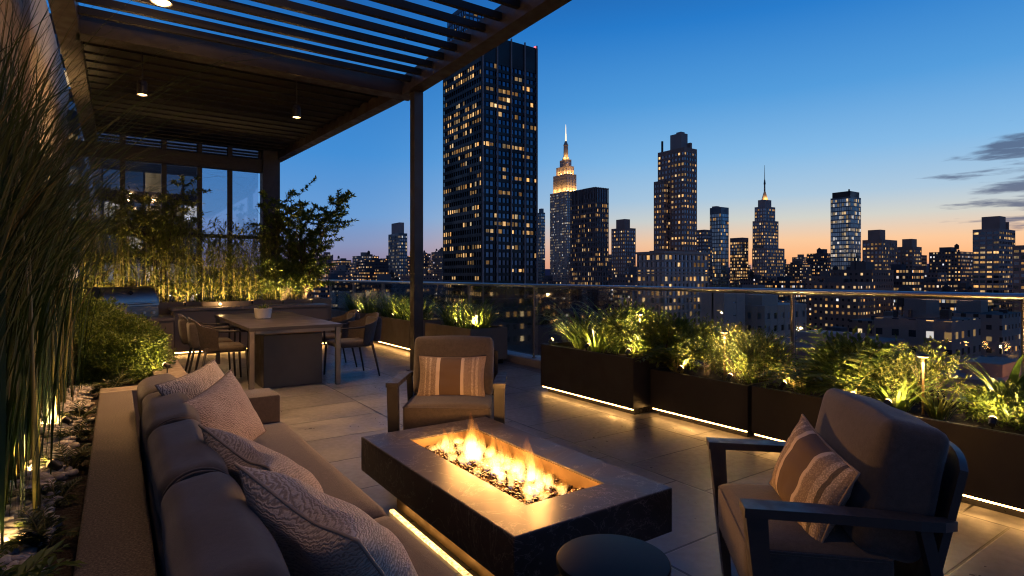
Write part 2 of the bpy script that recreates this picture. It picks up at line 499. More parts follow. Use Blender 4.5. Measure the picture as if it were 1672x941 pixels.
def pillow_wave(name, a, b, scale=34., rot=.5):
    t = NT(name); uv = t.coord('UV')
    w = t.n('ShaderNodeTexWave', {'Vector': t.map(uv, (1, 1, 1), (0, 0, rot)), 'Scale': scale, 'Distortion': 9.0, 'Detail': 3.0, 'Detail Scale': 2.2})
    n = t.noise(uv, 55, 3, .6)
    f = t.math('ADD', t.math('MULTIPLY', w.outputs[1], .75), t.math('MULTIPLY', n, .35))
    col = t.ramp(f, [(.25, b), (.62, a)])
    return t.done(t.bsdf(col, .8, 0, t.bump(f, .7, .006), **{'Sheen Weight': .2}))
M['pillow_a'] = pillow_wave('ridged_cream_cloth', (.50, .42, .36), (.13, .10, .088), 13, .35)
M['pillow_b'] = pillow_wave('ridged_cream_cloth_fine', (.52, .44, .40), (.15, .115, .105), 16, -.5)
M['pillow_c'] = pillow_wave('satin_swirl_cloth', (.42, .345, .29), (.22, .175, .145), 15, .9)
M['pillow_d'] = pillow_wave('satin_swirl_cloth_pale', (.46, .385, .33), (.25, .20, .165), 14, 1.3)

def stripes(name, ends):
    t = NT(name); uv = t.coord('UV')
    s = t.n('ShaderNodeSeparateXYZ', {0: uv}); u = s.outputs[0]
    cream = (.56, .46, .37); brown = (.115, .075, .052); mid = (.34, .26, .2); dk = (.07, .06, .055)
    base = t.ramp(u, [(0, mid), (.10, cream), (.125, mid), (.17, cream), (.2, mid), (.27, cream), (.33, brown),
                      (.64, cream), (.69, mid), (.80, cream), (.83, mid if not ends else cream), (.86, cream if not ends else dk),
                      (.90, mid if not ends else cream), (.95, mid)], 'CONSTANT')
    edge = t.math('MULTIPLY', t.math('ADD', t.math('LESS_THAN', u, .28), t.math('GREATER_THAN', u, .68)), 1.0)
    vor = t.n('ShaderNodeTexVoronoi', {'Vector': t.map(uv, (1.7, 1, 1)), 'Scale': 52.0}).outputs[0]
    tuft = t.math('MULTIPLY', edge, t.range(vor, .25, .6))
    base = t.mix(t.math('MULTIPLY', tuft, .55), base, (.12, .09, .07))
    h = t.math('ADD', t.math('MULTIPLY', vor, edge), t.math('MULTIPLY', t.noise(t.map(uv, (1, 5, 1)), 70, 2), .4))
    return t.done(t.bsdf(base, .85, 0, t.bump(h, .5, .004)))
M['stripe'] = stripes('striped_lumbar_cloth', False)
M['stripe2'] = stripes('striped_lumbar_cloth_dark_end', True)
# ================================================================== TERRACE STRUCTURE
rnd = random.Random(7)
fl = MB(); fl.quad((-1.5, -4, 0), (5.0, -4, 0), (5.0, 19, 0), (-1.5, 19, 0))
tag(fl.build('terrace_floor', M['tiles']), kind='structure')
sl = MB(); sl.box((-14, -6, -70), (5.35, 19.4, -.02))
tag(sl.build('building_roof_slab', simple('concrete', (.22, .2, .18), .85, 0, .2, 3)),
    'concrete building block carrying the roof terrace above the city', 'building')
kb = MB(); kb.box((5.0, -4, -.3), (5.35, 19.4, .11), .012)
M['kerb'] = simple('pale_stone_kerb', (.30, .27, .25), .6, 0, .18, 5, .2, 80, .002)
tag(kb.build('parapet_kerb', M['kerb']), 'pale stone kerb along the terrace edge beneath the glass railing', 'kerb')

# ---- glass railing
rail = empty('glass_railing', (5.12, 0, 0), 0, 'glass balustrade with polished steel handrail along the terrace edge', 'railing')
mb = MB(); mb.tube([(0, y, 1.185) for y in (-4, 0, 4, 8, 12, 16, 19)], .026, 16)
mb.build('handrail', M['chrome'], rail, True)
posts = [-.6, 1.26, 2.9, 4.9, 6.87, 8.8, 10.8, 12.8, 14.8, 16.8]
for y in posts:
    mb = MB(); mb.cyl((0, y), .017, .11, 1.165, 12); mb.cyl((0, y), .036, .11, .125, 16)
    mb.build('post', M['steel'], rail, True, 40)
for a, b in zip(posts[:-1], posts[1:]):
    mb = MB(); mb.box((-.006, a+.03, .15), (.006, b-.03, 1.15))
    mb.build('glass_panel', M['glass'], rail)

# ---- house wall on the left
def wall_panel():
    t = NT('beige_render'); c = t.coord(); n = t.noise(c, 2.2, 5, .6)
    return t.done(t.bsdf(t.ramp(n, [(.3, (.36, .29, .235)), (.7, (.47, .38, .31))]), .8, 0, t.bump(t.noise(c, 120, 3), .15, .002)))
def wall_stone():
    t = NT('stacked_stone_cladding'); c = t.coord(); s = t.n('ShaderNodeSeparateXYZ', {0: c})
    cv = t.n('ShaderNodeCombineXYZ', {0: s.outputs[1], 1: s.outputs[2], 2: 0.})
    br = t.n('ShaderNodeTexBrick', {'Vector': cv.outputs[0], 'Color1': (.25, .2, .16), 'Color2': (.32, .26, .21), 'Mortar': (.03, .025, .02), 'Scale': 1.0, 'Mortar Size': .012, 'Brick Width': .9, 'Row Height': .3})
    n = t.noise(c, 9, 5, .6)
    col = t.mix(t.range(n, .3, .7, 0, .5), br.outputs[0], (.15, .12, .1))
    h = t.math('SUBTRACT', t.math('MULTIPLY', n, .3), br.outputs[1])
    return t.done(t.bsdf(col, .85, 0, t.bump(h, .7, .02)))
hw = empty('house_wall', (-.95, 0, 0), 0, 'house side wall with stone cladding and a smooth beige panel behind the reeds', 'wall')
mb = MB(); mb.box((-.3, 1.0, 0), (.14, 7.9, 4.9)); mb.build('stone_cladding', wall_stone(), hw)
mb = MB(); mb.box((-.3, 7.9, 0), (.2, 13.9, 4.9), .01); mb.build('rendered_panel', wall_panel(), hw)

# ---- pergola
pg = empty('pergola', (0, 0, 0), 0, 'dark bronze metal pergola with slatted open roof over the dining side', 'pergola')
Z0, Z1 = 3.90, 4.16
def skew_beam(xa, ya, xb, yb, z0, z1, w, name='beam'):
    mb = MB(); k = [(xa, ya), (xa+w, ya), (xb+w, yb), (xb, yb)]
    mb.prism(k, z0, z1); return mb.build(name, M['bronze'], pg)
skew_beam(3.23, -2.2, 3.34, 7.615, Z0, Z1, .20)
skew_beam(3.30, 7.86, 2.90, 13.75, Z0, Z1, .18)
skew_beam(-.56, -2.2, -.50, 13.75, Z0, Z1, .20)
mb = MB(); mb.box((-.36, 7.62, Z0), (3.545, 7.855, Z1+.02), .004); mb.build('beam', M['bronze'], pg)
mb = MB(); mb.box((-.36, 13.6, Z0), (2.9, 13.75, Z1), .004); mb.build('beam', M['bronze'], pg)
mb = MB(); mb.box((3.40, 7.34, 0), (3.54, 7.48, Z0), .006); mb.box((3.36, 7.30, 0), (3.58, 7.52, .012), .003)
mb.build('post', M['bronze'], pg)
y = 2.05 - .328*13  # slats and beams extended out of view overhead to block blue sky light
while y < 7.5:
    mb = MB(); mb.box((-.35, y, 4.0), (3.33 + .0112*(y+2.2), y+.055, 4.075)); mb.build('slat', M['slat'], pg); y += .328
y = 8.02
while y < 13.5:
    xr = 3.30 - .068*(y-7.86)
    mb = MB()
    mb.prism([(y, 4.105), (y+.345, 4.055), (y+.345, 4.075), (y, 4.125)], -.33, xr, 'x')
    mb.box((-.33, y+.33, 4.03), (xr, y+.348, 4.052))
    mb.build('slat', M['slat'], pg); y += .325

# ---- lamps under the pergola
def pendant(loc, drop, lab, energy, r=.052, body=.16, flush=False, cone=100):
    e = empty('ceiling_downlight' if flush else 'pendant_lamp', loc, 0, lab, 'lamp', None)
    if not flush:
        mb = MB(); mb.tube([(0, 0, body), (0, 0, drop)], .008, 8); mb.build('cord', M['black_metal'], e)
        mb = MB(); mb.cyl((0, 0), .045, drop-.02, drop, 20); mb.build('canopy', M['black_metal'], e)
    mb = MB(); mb.lathe((0, 0, 0), [(r*.92, .012), (r, .0), (r*1.06, .0), (r*1.06, body-.02), (r*.9, body), (.01, body+.004)], 28)
    mb.build('shade', M['black_metal'], e, True, 40)
    mb = MB(); mb.lathe((0, 0, 0), [(.002, .006), (r*.9, .006), (r*.9, .012), (.002, .014)], 24); mb.build('bulb', M['bulb'], e)
    l = bpy.data.lights.new('pendant_light', 'SPOT'); l.energy = energy; l.color = (1, .53, .20)
    l.spot_size = R(cone); l.spot_blend = .9; l.shadow_soft_size = .05
    o = bpy.data.objects.new('pendant_light', l); COL.objects.link(o); o.parent = e; o.location = (0, 0, -.01)
    p = bpy.data.lights.new('glow_light', 'POINT'); p.energy = energy*.04; p.color = (1, .55, .22); p.shadow_soft_size = .03
    o = bpy.data.objects.new('glow_light', p); COL.objects.link(o); o.parent = e; o.location = (0, 0, -.05)
    return e
pendant((.34, 6.18, 3.84), .24, 'round downlight fixed close under the open slats, nearest lamp of the pergola', 430, .085, .12, True)
pendant((1.0, 4.9, 3.84), .24, 'round downlight under the open slats straight above the sofa', 640, .085, .12, True, 66)  # unseen lamp added to throw a warm pool on the floor
pendant((.55, 1.5, 3.84), .24, 'added unseen round downlight under the open slats above the near end of the sofa', 62, .085, .12, True)  # out-of-view lamp added as warm fill on the sofa cushions
pendant((.25, 7.98, 3.44), .63, 'black pendant lamp hanging behind the reed tips on the left', 200)
pendant((2.0, 8.03, 3.46), .61, 'black cylinder pendant lamp hanging over the dining table', 110)

# ---- glazed wall behind the dining corner
gw = empty('glazed_wall', (0, 13.5, 0), 0, 'dark framed tall window wall behind the dining corner with bluish panes', 'window wall')
mul = [-.62, .10, .79, 1.42, 1.99, 2.60]
mb = MB()
for x in mul[1:-1]: mb.box((x-.045, -.06, 0), (x+.045, .06, 4.35), .004)
mb.box((-.75, -.08, 3.58), (2.62, .10, 3.86), .006); mb.box((-.75, -.08, 4.2), (2.62, .10, 4.4), .006)
mb.box((-.75, -.055, 2.12), (2.62, .055, 2.2), .004); mb.box((-.75, -.07, 0), (2.62, .07, .12), .004)
mb.build('frame', M['frame'], gw)
mb = MB(); mb.box((2.62, -.17, 0), (2.97, .17, 4.38), .008); mb.build('corner_column', M['frame'], gw)
for a, b in zip(mul[:-1], mul[1:]):
    for z0, z1 in ((.13, 2.11), (2.21, 3.57), (3.87, 4.19)):
        mb = MB(); mb.box((a+.05, -.012, z0), (b-.05, .012, z1)); mb.build('pane', M['pane'], gw)

# ---- planting bed on the left with its stone walls
w1 = MB(); w1.box((-.10, -1.5, 0), (.095, 5.03, .5), .008)
tag(w1.build('coping_wall', M['coping']), 'speckled stone ledge running directly behind the sofa', 'low wall')
w2 = MB(); w2.box((-.10, 5.04, 0), (.50, 5.24, .498), .008); w2.box((.26, 5.245, 0), (.50, 9.9, .5), .008)
tag(w2.build('bed_wall', M['counter']), 'low stone wall of the planting bed beside the round shrub', 'low wall')
so_ = MB()
N = 40
for i in range(13):
    for j in range(N):
        pass
def heightfield(x0, x1, y0, y1, nx, ny, z, amp, sc):
    mb = MB()
    for j in range(ny+1):
        for i in range(nx+1):
            x = x0+(x1-x0)*i/nx; yv = y0+(y1-y0)*j/ny
            mb.v.append((x, yv, z + amp*mnoise.noise((x*sc, yv*sc, z))))
    for j in range(ny):
        for i in range(nx):
            a = j*(nx+1)+i; mb.face((a, a+1, a+nx+2, a+nx+1))
    return mb
tag(heightfield(-.82, -.10, -1.5, 5.04, 18, 120, .40, .03, 6).build('soil_bed', M['soil'], None, True), kind='structure')
tag(heightfield(-.75, .26, 5.04, 11.0, 18, 80, .40, .03, 6).build('soil_bed', M['soil'], None, True), kind='structure')

# ================================================================== CITY
GZ = -70.0
g = MB(); g.quad((-9000, -9000, GZ), (9000, -9000, GZ), (9000, 9000, GZ), (-9000, 9000, GZ))
tag(g.build('city_ground', simple('asphalt_ground', (.03, .03, .032), .9, 0, .3, .01)), kind='structure')
hm = simple('hazy_hill', (.16, .13, .20), 1.0, 0, .1, .002)  # distance haze put into the base colour as a purple tint
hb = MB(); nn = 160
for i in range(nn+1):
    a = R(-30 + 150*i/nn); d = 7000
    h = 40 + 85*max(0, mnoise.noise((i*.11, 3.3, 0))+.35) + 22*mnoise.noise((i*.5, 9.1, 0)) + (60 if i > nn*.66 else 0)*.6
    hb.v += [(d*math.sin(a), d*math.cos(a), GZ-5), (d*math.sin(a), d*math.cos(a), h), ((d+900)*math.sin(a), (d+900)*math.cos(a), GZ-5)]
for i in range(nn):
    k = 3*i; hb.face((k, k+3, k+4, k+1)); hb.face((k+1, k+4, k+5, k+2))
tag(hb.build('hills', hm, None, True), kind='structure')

def win_mat(name, cols, s0, s1):
    t = NT(name)
    a = t.n('ShaderNodeObjectInfo').outputs['Random']; b = t.n('ShaderNodeNewGeometry').outputs['Random Per Island']
    f = t.math('FRACT', t.math('ADD', t.math('MULTIPLY', a, 7.31), t.math('MULTIPLY', b, 3.17)))
    f2 = t.math('FRACT', t.math('MULTIPLY', f, 17.7))
    col = t.ramp(f, [(i/(len(cols)-1), c) for i, c in enumerate(cols)])
    pos = t.n('ShaderNodeNewGeometry').outputs['Position']
    cur = t.range(t.noise(t.map(pos, (1, 1, .25)), .9, 3, .7), .33, .62, .35, 1.0)
    st = t.math('MULTIPLY', t.range(t.math('POWER', f2, 2.4), 0, 1, s0, s1, False), cur)
    m = t.done(t.n('ShaderNodeEmission', {'Color': col, 'Strength': st}).outputs[0])
    m.cycles.emission_sampling = 'NONE'
    return m
WARM = [(1, .46, .13), (1, .55, .20), (1, .62, .27), (1, .50, .15), (1, .74, .42)]
COOL = [(1, .74, .45), (1, .66, .32), (.85, .9, 1), (1, .8, .55)]
M['win'] = win_mat('lit_window_warm', WARM, .22, 1.7)
M['win_cool'] = win_mat('lit_window_mixed', COOL, .2, 1.1)

def facade_mat(name, wall, glass, grough=.12, blue=0.0):
    """dark core glass of a tower: each pane its own tint and tilt"""
    t = NT(name); uv = t.coord('UV')
    s = t.n('ShaderNodeSeparateXYZ', {0: uv})
    cell = t.n('ShaderNodeCombineXYZ', {0: t.math('FLOOR', s.outputs[0]), 1: t.math('FLOOR', s.outputs[1]), 2: 0.})
    r = t.n('ShaderNodeTexWhiteNoise', {'Vector': cell.outputs[0]}).outputs[0]
    col = t.mix(r, tuple(x*.55 for x in glass), tuple(min(1, x*1.5) for x in glass))
    return t.done(t.bsdf(col, t.range(r, 0, 1, grough*.6, grough*2.2, False), 1.0))
M['core_dark'] = facade_mat('tower_glass_dark', None, (.065, .115, .175), .10, .5)
M['core_blue'] = facade_mat('tower_glass_blue', None, (.22, .34, .42), .10, .7)
M['core_grey'] = facade_mat('tower_glass_grey', None, (.26, .31, .37), .2, .1)
M['f_black'] = simple('tower_black_metal', (.009, .010, .013), .45, .2, .1, .05)
M['f_brown'] = simple('tower_brown_brick', (.29, .2, .165), .9, 0, .15, .08)
M['f_grey'] = simple('tower_grey_stone', (.3, .25, .235), .85, 0, .12, .08)
M['f_lime'] = simple('tower_limestone', (.38, .31, .26), .85, 0, .1, .05)
M['f_blue'] = simple('tower_blue_metal', (.06, .09, .12), .4, .4, .1, .05)
M['f_dark'] = simple('tower_dark_brick', (.16, .125, .12), .9, 0, .15, .08)

def dist(p): return math.sqrt(p[0]**2 + p[1]**2 + (p[2]-EYE)**2)

class Tower:
    """an axis-aligned block: glass core, pier-and-spandrel facade, individually lit windows"""
    def __init__(s, name, label, cat='building'):
        s.e = None; s.name = name; s.label = label; s.cat = cat; s.cells = []
    def block(s, x0, y0, x1, y1, z0, z1, pitch=3.0, fh=3.4, pier=.9, span=1.3, wall='f_brown', core='core_dark',
              lit=.25, cluster=.5, top=1.5, pr=.3, parapet=True, vis_z=-40, part='facade', left=1.0):
        if s.e is None:
            s.e = empty(s.name, (x0, y0, GZ), 0, s.label, s.cat); s.o = (x0, y0, GZ)
        ox, oy, oz = s.o
        mb = MB(); fc = MB()
        X0, Y0, X1, Y1, Za, Zb = x0-ox, y0-oy, x1-ox, y1-oy, z0-oz, z1-oz
        nx = max(1, round((x1-x0)/pitch)); ny = max(1, round((y1-y0)/pitch)); nf = max(1, int((z1-z0-top)/fh))
        fbase = z1 - top - nf*fh - oz
        i_ = pr
        U = lambda L, n: n
        # core faces with cell UVs
        zt = Zb-.2
        def cf(a, b, n):
            mb.quad((a[0], a[1], Za), (b[0], b[1], Za), (b[0], b[1], zt), (a[0], a[1], zt), ((0, -(fbase-Za)/fh), (n, -(fbase-Za)/fh), (n, (zt-fbase)/fh), (0, (zt-fbase)/fh)))
        cf((X0+i_, Y1-i_), (X0+i_, Y0+i_), ny); cf((X0+i_, Y0+i_), (X1-i_, Y0+i_), nx)
        cf((X1-i_, Y0+i_), (X1-i_, Y1-i_), ny); cf((X1-i_, Y1-i_), (X0+i_, Y1-i_), nx)
        mb.quad((X0+i_, Y0+i_, zt), (X1-i_, Y0+i_, zt), (X1-i_, Y1-i_, zt), (X0+i_, Y1-i_, zt))
        mb.build('glass_core', M[core], s.e)
        px, py = (x1-x0)/nx, (y1-y0)/ny
        hp = pier/2
        for k in range(nx+1):
            for (ya, yb) in ((Y0, Y0+i_), (Y1-i_, Y1)):
                c = X0+k*px; fc.box((max(X0, c-hp), ya, Za), (min(X1, c+hp), yb, Zb-.01))
        for k in range(ny+1):
            for (xa, xb) in ((X0+.003, X0+i_), (X1-i_, X1-.003)):
                c = Y0+k*py; fc.box((xa, max(Y0+.003, c-hp), Za), (xb, min(Y1-.003, c+hp), Zb-.01))
        ins = .06*min(1, pr/.3)
        for k in range(nf+1):
            za = fbase+k*fh-span/2; zb = za+span
            fc.box((X0+ins, Y0+ins, za), (X1-ins, Y1-ins, zb)) if False else None
            fc.box((X0+ins, Y0+ins, za), (X1-ins, Y0+i_+.05, zb)); fc.box((X0+ins, Y1-i_-.05, za), (X1-ins, Y1-ins, zb))
            fc.box((X0+ins, Y0+i_+.05, za), (X0+i_+.05, Y1-i_-.05, zb)); fc.box((X1-i_-.05, Y0+i_+.05, za), (X1-ins, Y1-i_-.05, zb))
        tz = fbase+nf*fh+span/2
        if parapet and Zb-tz > .1:
            fc.box((X0+.002, Y0+.002, tz), (X1-.002, Y1-.002, Zb))
        fc.build(part, M[wall], s.e)
        # lit cells on the two faces that look at the terrace
        rw = random.Random(hash((round(x0), round(y0), round(z1))) & 0xffff)
        for face, n in (('y', nx), ('x', ny)):
            for f in range(nf):
                zc = fbase + (f+.5)*fh
                if zc+oz < vis_z: continue
                rowf = rw.random()
                rowp = lit*(1-cluster) + cluster*lit*(3.2 if rowf < .22 else .45)
                run = 0
                for k in range(n):
                    if run > 0: on = rw.random() < .8; run -= 1
                    else:
                        on = rw.random() < rowp*(left if face == 'x' else 1)
                        if on and rw.random() < cluster: run = rw.choice((1, 2, 3))
                    if not on: continue
                    if face == 'y': c = (X0+(k+.5)*px, Y0+i_-.05, zc); sz = (px-pier)*.96
                    else: c = (X0+i_-.05, Y0+(k+.5)*py, zc); sz = (py-pier)*.96
                    s.cells.append((face, c, sz*(.86+.14*rw.random()), (fh-span)*(.62+.36*rw.random())))
        return s
    def solid(s, lo, hi, mat, name='roof_block', bev=0):
        ox, oy, oz = s.o
        mb = MB(); mb.box(tuple(a-b for a, b in zip(lo, s.o)), tuple(a-b for a, b in zip(hi, s.o)), bev)
        return mb.build(name, M[mat], s.e)
    def windows(s, mat='win', nmax=100):
        ox, oy, oz = s.o
        cs = sorted(s.cells, key=lambda c: dist((c[1][0]+ox, c[1][1]+oy, c[1][2]+oz)))
        # those in the open above the railing line show largest
        cs.sort(key=lambda c: 0 if c[1][2]+oz > -6 else 1)
        uy = MB(); uy.box((-.5, -.03, -.5), (.5, .03, .5)); ux = MB(); ux.box((-.03, -.5, -.5), (.03, .5, .5))
        dat = {}
        rest = MB()
        for i, (face, c, w, h) in enumerate(cs):
            if i < nmax:
                if face not in dat:
                    o = (uy if face == 'y' else ux).build('window', M[mat], s.e); dat[face] = o.data
                else:
                    o = bpy.data.objects.new('window', dat[face]); COL.objects.link(o); o.parent = s.e
                o.location = c; o.scale = (w, 1, h) if face == 'y' else (1, w, h)
            else:
                if face == 'y': rest.box((c[0]-w/2, c[1]-.03, c[2]-h/2), (c[0]+w/2, c[1]+.03, c[2]+h/2))
                else: rest.box((c[0]-.03, c[1]-w/2, c[2]-h/2), (c[0]+.03, c[1]+w/2, c[2]+h/2))
        if rest.v: tag(rest.build('window', M[mat], s.e), kind='stuff')
        return s
    def lamp(s, p, energy, col=(1, .55, .16), r=.6):
        l = bpy.data.lights.new('floodlight', 'POINT'); l.energy = energy; l.color = col; l.shadow_soft_size = r
        o = bpy.data.objects.new('floodlight', l); COL.objects.link(o); o.parent = s.e
        o.location = tuple(a-b for a, b in zip(p, s.o))

M['beacon'] = emit('red_beacon', (1, .05, .06), 6.); M['beacon'].cycles.emission_sampling = 'NONE'
M['spire_glow'] = emit('spire_floodlight_emission', (1, .82, .55), 1.5); M['spire_glow'].cycles.emission_sampling = 'NONE'  # emission stands in for floodlighting; the spire itself is no lamp
boxes = []   # footprints taken
def take(*b): boxes.append(b)

# 1 the big dark tower, and the one behind its left shoulder
t = Tower('office_tower', 'tallest dark glass tower filling the sky right of the pergola post', 'skyscraper')
t.block(94.1, 153.8, 116.2, 179.6, GZ, 77.2, 1.56, 2.5, .24, 1.02, 'f_black', 'core_dark', .13, .82, 8.0, .35, left=1.8)
t.solid((97, 157, 77.2), (113, 176, 78), 'f_black', 'roof_plant')
for x in (94.5, 99.9, 105.3, 110.7, 115.6):
    t.solid((x-.18, 153.35, GZ), (x+.18, 153.8, 77.9), 'f_grey', 'fin')
for (x, y) in ((115.4, 154.3), (115.9, 178.8)):
    t.solid((x-.22, y-.22, 77.2), (x+.22, y+.22, 77.9), 'beacon', 'beacon')
t.windows(); take(90, 150, 120, 184)
t = Tower('glass_tower', 'greenish glass tower seen through the pergola slats above the dark tower', 'skyscraper')
t.block(149.9, 261, 165, 281, GZ, 143, 2.6, 3.4, .3, .9, 'f_blue', 'core_blue', .12, .6, 2.0, .3, vis_z=90)
t.solid((150, 262, 108), (151, 280, 109.2), 'f_lime', 'ledge'); t.windows(); take(146, 258, 170, 285)

# 2 floodlit stepped skyscraper
t = Tower('art_deco_skyscraper', 'tall stepped stone skyscraper with golden floodlit crown and lit mast', 'skyscraper')
t.block(516.2, 615.9, 536.4, 654.3, GZ, 118.8, 2.9, 3.7, 1.25, 1.5, 'f_lime', 'core_grey', .30, .35, 2.0, .4, vis_z=0)
t.block(519.5, 619.8, 536.6, 651, 118.8, 144, 2.9, 4.2, 1.5, .7, 'f_lime', 'core_grey', .02, .3, 4.0, .5, part='crown_tier')
t.block(522.7, 623.6, 535.3, 648, 144, 156, 2.9, 4.0, 1.5, .7, 'f_lime', 'core_grey', .02, .3, 3.0, .4, part='crown_tier')
t.block(525.2, 627, 533.5, 643, 156, 166, 2.6, 4.0, 1.3, .8, 'f_lime', 'core_grey', .0, .3, 3.0, .3, part='crown_tier')
cx_, cy_ = 529, 634
mb = MB(); mb.lathe((cx_-t.o[0], cy_-t.o[1], -GZ), [(5.2, 166), (4.9, 168), (3.4, 171), (3.2, 186), (3.7, 187), (2.4, 190), (1.4, 193)], 12)
mb.build('mast_base', M['f_lime'], t.e)
mb = MB(); mb.lathe((cx_-t.o[0], cy_-t.o[1], -GZ), [(1.1, 193), (.9, 203), (.6, 204), (.45, 212), (.2, 217)], 8)
mb.build('spire', M['spire_glow'], t.e)
for x, y, z, en in ((516.4, 616.2, 122, 5200), (523, 616.2, 121, 4200), (530, 616.2, 121, 4200), (536, 616.2, 122, 4200), (516.4, 626, 121, 5200), (516.4, 636, 121, 5200), (516.4, 646, 121, 5200),
                    (519.9, 620.2, 146.5, 3600), (527, 620.1, 146.5, 3600), (534, 620.2, 146.5, 3000), (519.9, 630, 146.5, 3600), (519.9, 641, 146.5, 3600),
                    (523, 624, 158, 1500), (524.0, 631, 169, 2600), (529, 627.0, 169, 2600)):
    t.lamp((x, y, z), en)
t.windows('win_cool'); take(512, 612, 540, 658)

# 3 dark tower with vertical fins
t = Tower('finned_tower', 'dark flat topped tower with upright fins, in front of the golden crowned skyscraper', 'building')
t.block(288, 311.7, 301.5, 339.9, GZ, 66.1, 1.7, 3.6, .55, 1.2, 'f_dark', 'core_grey', .24, .4, 11.5, .5, parapet=False, vis_z=-5)
t.solid((288.3, 312, 64.9), (301.2, 339.6, 65.9), 'f_dark', 'roof'); t.solid((292, 318, 65.9), (298, 330, 67), 'f_dark', 'roof_plant')
t.windows(); take(285, 309, 305, 343)

# 4
t = Tower('stepped_apartment_tower', 'mid height brown apartment tower with square roof block, right of the finned tower', 'building')
t.block(363.9, 356.6, 377.5, 373.1, GZ, 42.8, 2.6, 3.3, 1.1, 1.5, 'f_brown', 'core_grey', .25, .3, 1.5, .3, vis_z=-5)
t.solid((366.6, 359.5, 42.8), (373.4, 369.8, 50.8), 'f_brown', 'roof_block')
t.solid((364.5, 357.2, 42.8), (368, 361, 45.5), 'f_brown', 'penthouse'); t.windows(); take(360, 353, 381, 376)

# 5 brick tower, its annex and the colonnaded block below
t = Tower('brick_tower', 'tall brown brick tower with lit square windows standing behind a colonnaded block', 'building')
t.block(308.9, 248.8, 322.1, 271.3, GZ, 86.2, 2.65, 3.5, 1.15, 1.7, 'f_brown', 'core_grey', .26, .35, 2.2, .3, vis_z=0)
t.block(304.5, 262.0, 308.9, 271, GZ, 65.6, 2.2, 3.5, 1.0, 1.7, 'f_brown', 'core_grey', .4, .3, 1.5, .3, vis_z=0, part='annex')
t.solid((312.6, 254.2, 86.2), (319.2, 263.6, 97.2), 'f_grey', 'roof_block'); t.solid((314.5, 256, 97.2), (318.4, 260, 98.6), 'f_grey', 'roof_tank')
t.solid((319.2, 252, 86.2), (321, 256, 91), 'f_brown', 'bulkhead'); t.solid((310.4, 268.5, 86.2), (311.4, 269.6, 94), 'f_black', 'chimney')
t.windows(); take(300, 245, 326, 275)
t = Tower('colonnaded_block', 'broad pale stone block with tall columns and a terrace of windows, below the brick tower', 'building')
t.block(204, 175.3, 235.6, 192, GZ, 12.1, 2.9, 3.3, .95, 1.0, 'f_lime', 'core_grey', .30, .3, .8, .45, vis_z=-45)
t.solid((203.6, 174.9, 11.4), (236, 192.4, 12.4), 'f_lime', 'cornice'); t.solid((203.7, 175.0, 2.4), (235.9, 192.3, 3.2), 'f_lime', 'string_course')
t.windows(); take(200, 171, 239, 196)

# 6-7
t = Tower('slender_glass_tower', 'slender grey glass tower with a pale side, left of the spired skyscraper', 'building')
t.block(476, 340.3, 488.4, 352.7, GZ, 66.9, 1.9, 3.6, .28, .9, 'f_blue', 'core_blue', .14, .5, 6, .25, vis_z=0)
t.solid((477, 346, 66.9), (482, 351, 68.3), 'f_grey', 'roof_plant'); t.windows(); take(472, 337, 492, 356)
t = Tower('dark_slab_tower', 'dark low slab tower tucked between the brick tower and the slender glass tower', 'building')
t.block(437.7, 330.2, 449.2, 345, GZ, 42.8, 2.8, 3.3, 1.0, 1.6, 'f_dark', 'core_grey', .22, .3, 1.5, .3, vis_z=-5)
t.windows(); take(434, 327, 452, 348)
t = Tower('bright_office_block', 'squat office block with many glowing yellow windows beside the spired skyscraper', 'building')
t.block(537.6, 358.5, 548.4, 373.1, GZ, 40.9, 2.1, 3.4, .5, 1.1, 'f_dark', 'core_blue', .5, .5, 4, .3, vis_z=-8)
t.windows(); take(534, 355, 552, 377)

# 8 spired skyscraper
t = Tower('spired_skyscraper', 'stepped dark skyscraper ending in a needle spire with a small lit pyramid', 'skyscraper')
t.block(549.4, 338.3, 582, 354.9, GZ, 29.6, 2.7, 3.5, 1.0, 1.4, 'f_grey', 'core_grey', .38, .4, 1.5, .3, vis_z=-10)
t.block(556.5, 344.1, 580.5, 359, 29.6, 58.8, 2.7, 3.5, 1.0, 1.4, 'f_grey', 'core_grey', .36, .4, 1.5, .3, part='tier')
t.block(561, 347.5, 580, 359.5, 58.8, 74.0, 2.7, 3.5, 1.0, 1.4, 'f_grey', 'core_grey', .26, .4, 1.5, .3, part='tier')
t.solid((564, 349.5, 74), (576, 357.5, 81.5), 'f_grey', 'roof_block')
mb = MB(); mb.lathe((570-t.o[0], 353.5-t.o[1], -GZ), [(4.0, 81.5), (1.3, 90), (.9, 91)], 4); mb.build('pyramid', M['f_lime'], t.e)
mb = MB(); mb.lathe((570-t.o[0], 353.5-t.o[1], -GZ), [(.8, 91), (.7, 98), (1.1, 99), (.6, 103), (.35, 104), (.16, 119)], 6); mb.build('spire', M['f_black'], t.e)
t.lamp((567.2, 350.0, 83), 1500, r=.3); t.windows(); take(546, 335, 586, 363)

# 9 teal tower
t = Tower('teal_glass_tower', 'blue green glass tower with a paler side face and dark roof band', 'skyscraper')
t.block(525.6, 245.5, 544.4, 262.6, GZ, 70, 1.9, 3.7, .16, .85, 'f_blue', 'core_blue', .3, .6, 1.0, .2, vis_z=-5)
t.solid((526.6, 246.5, 70), (543.4, 261.6, 75), 'f_black', 'roof_band'); t.solid((533, 250, 75), (534, 251, 77.5), 'f_black', 'mast')
t.windows('win_cool'); take(522, 242, 548, 266)

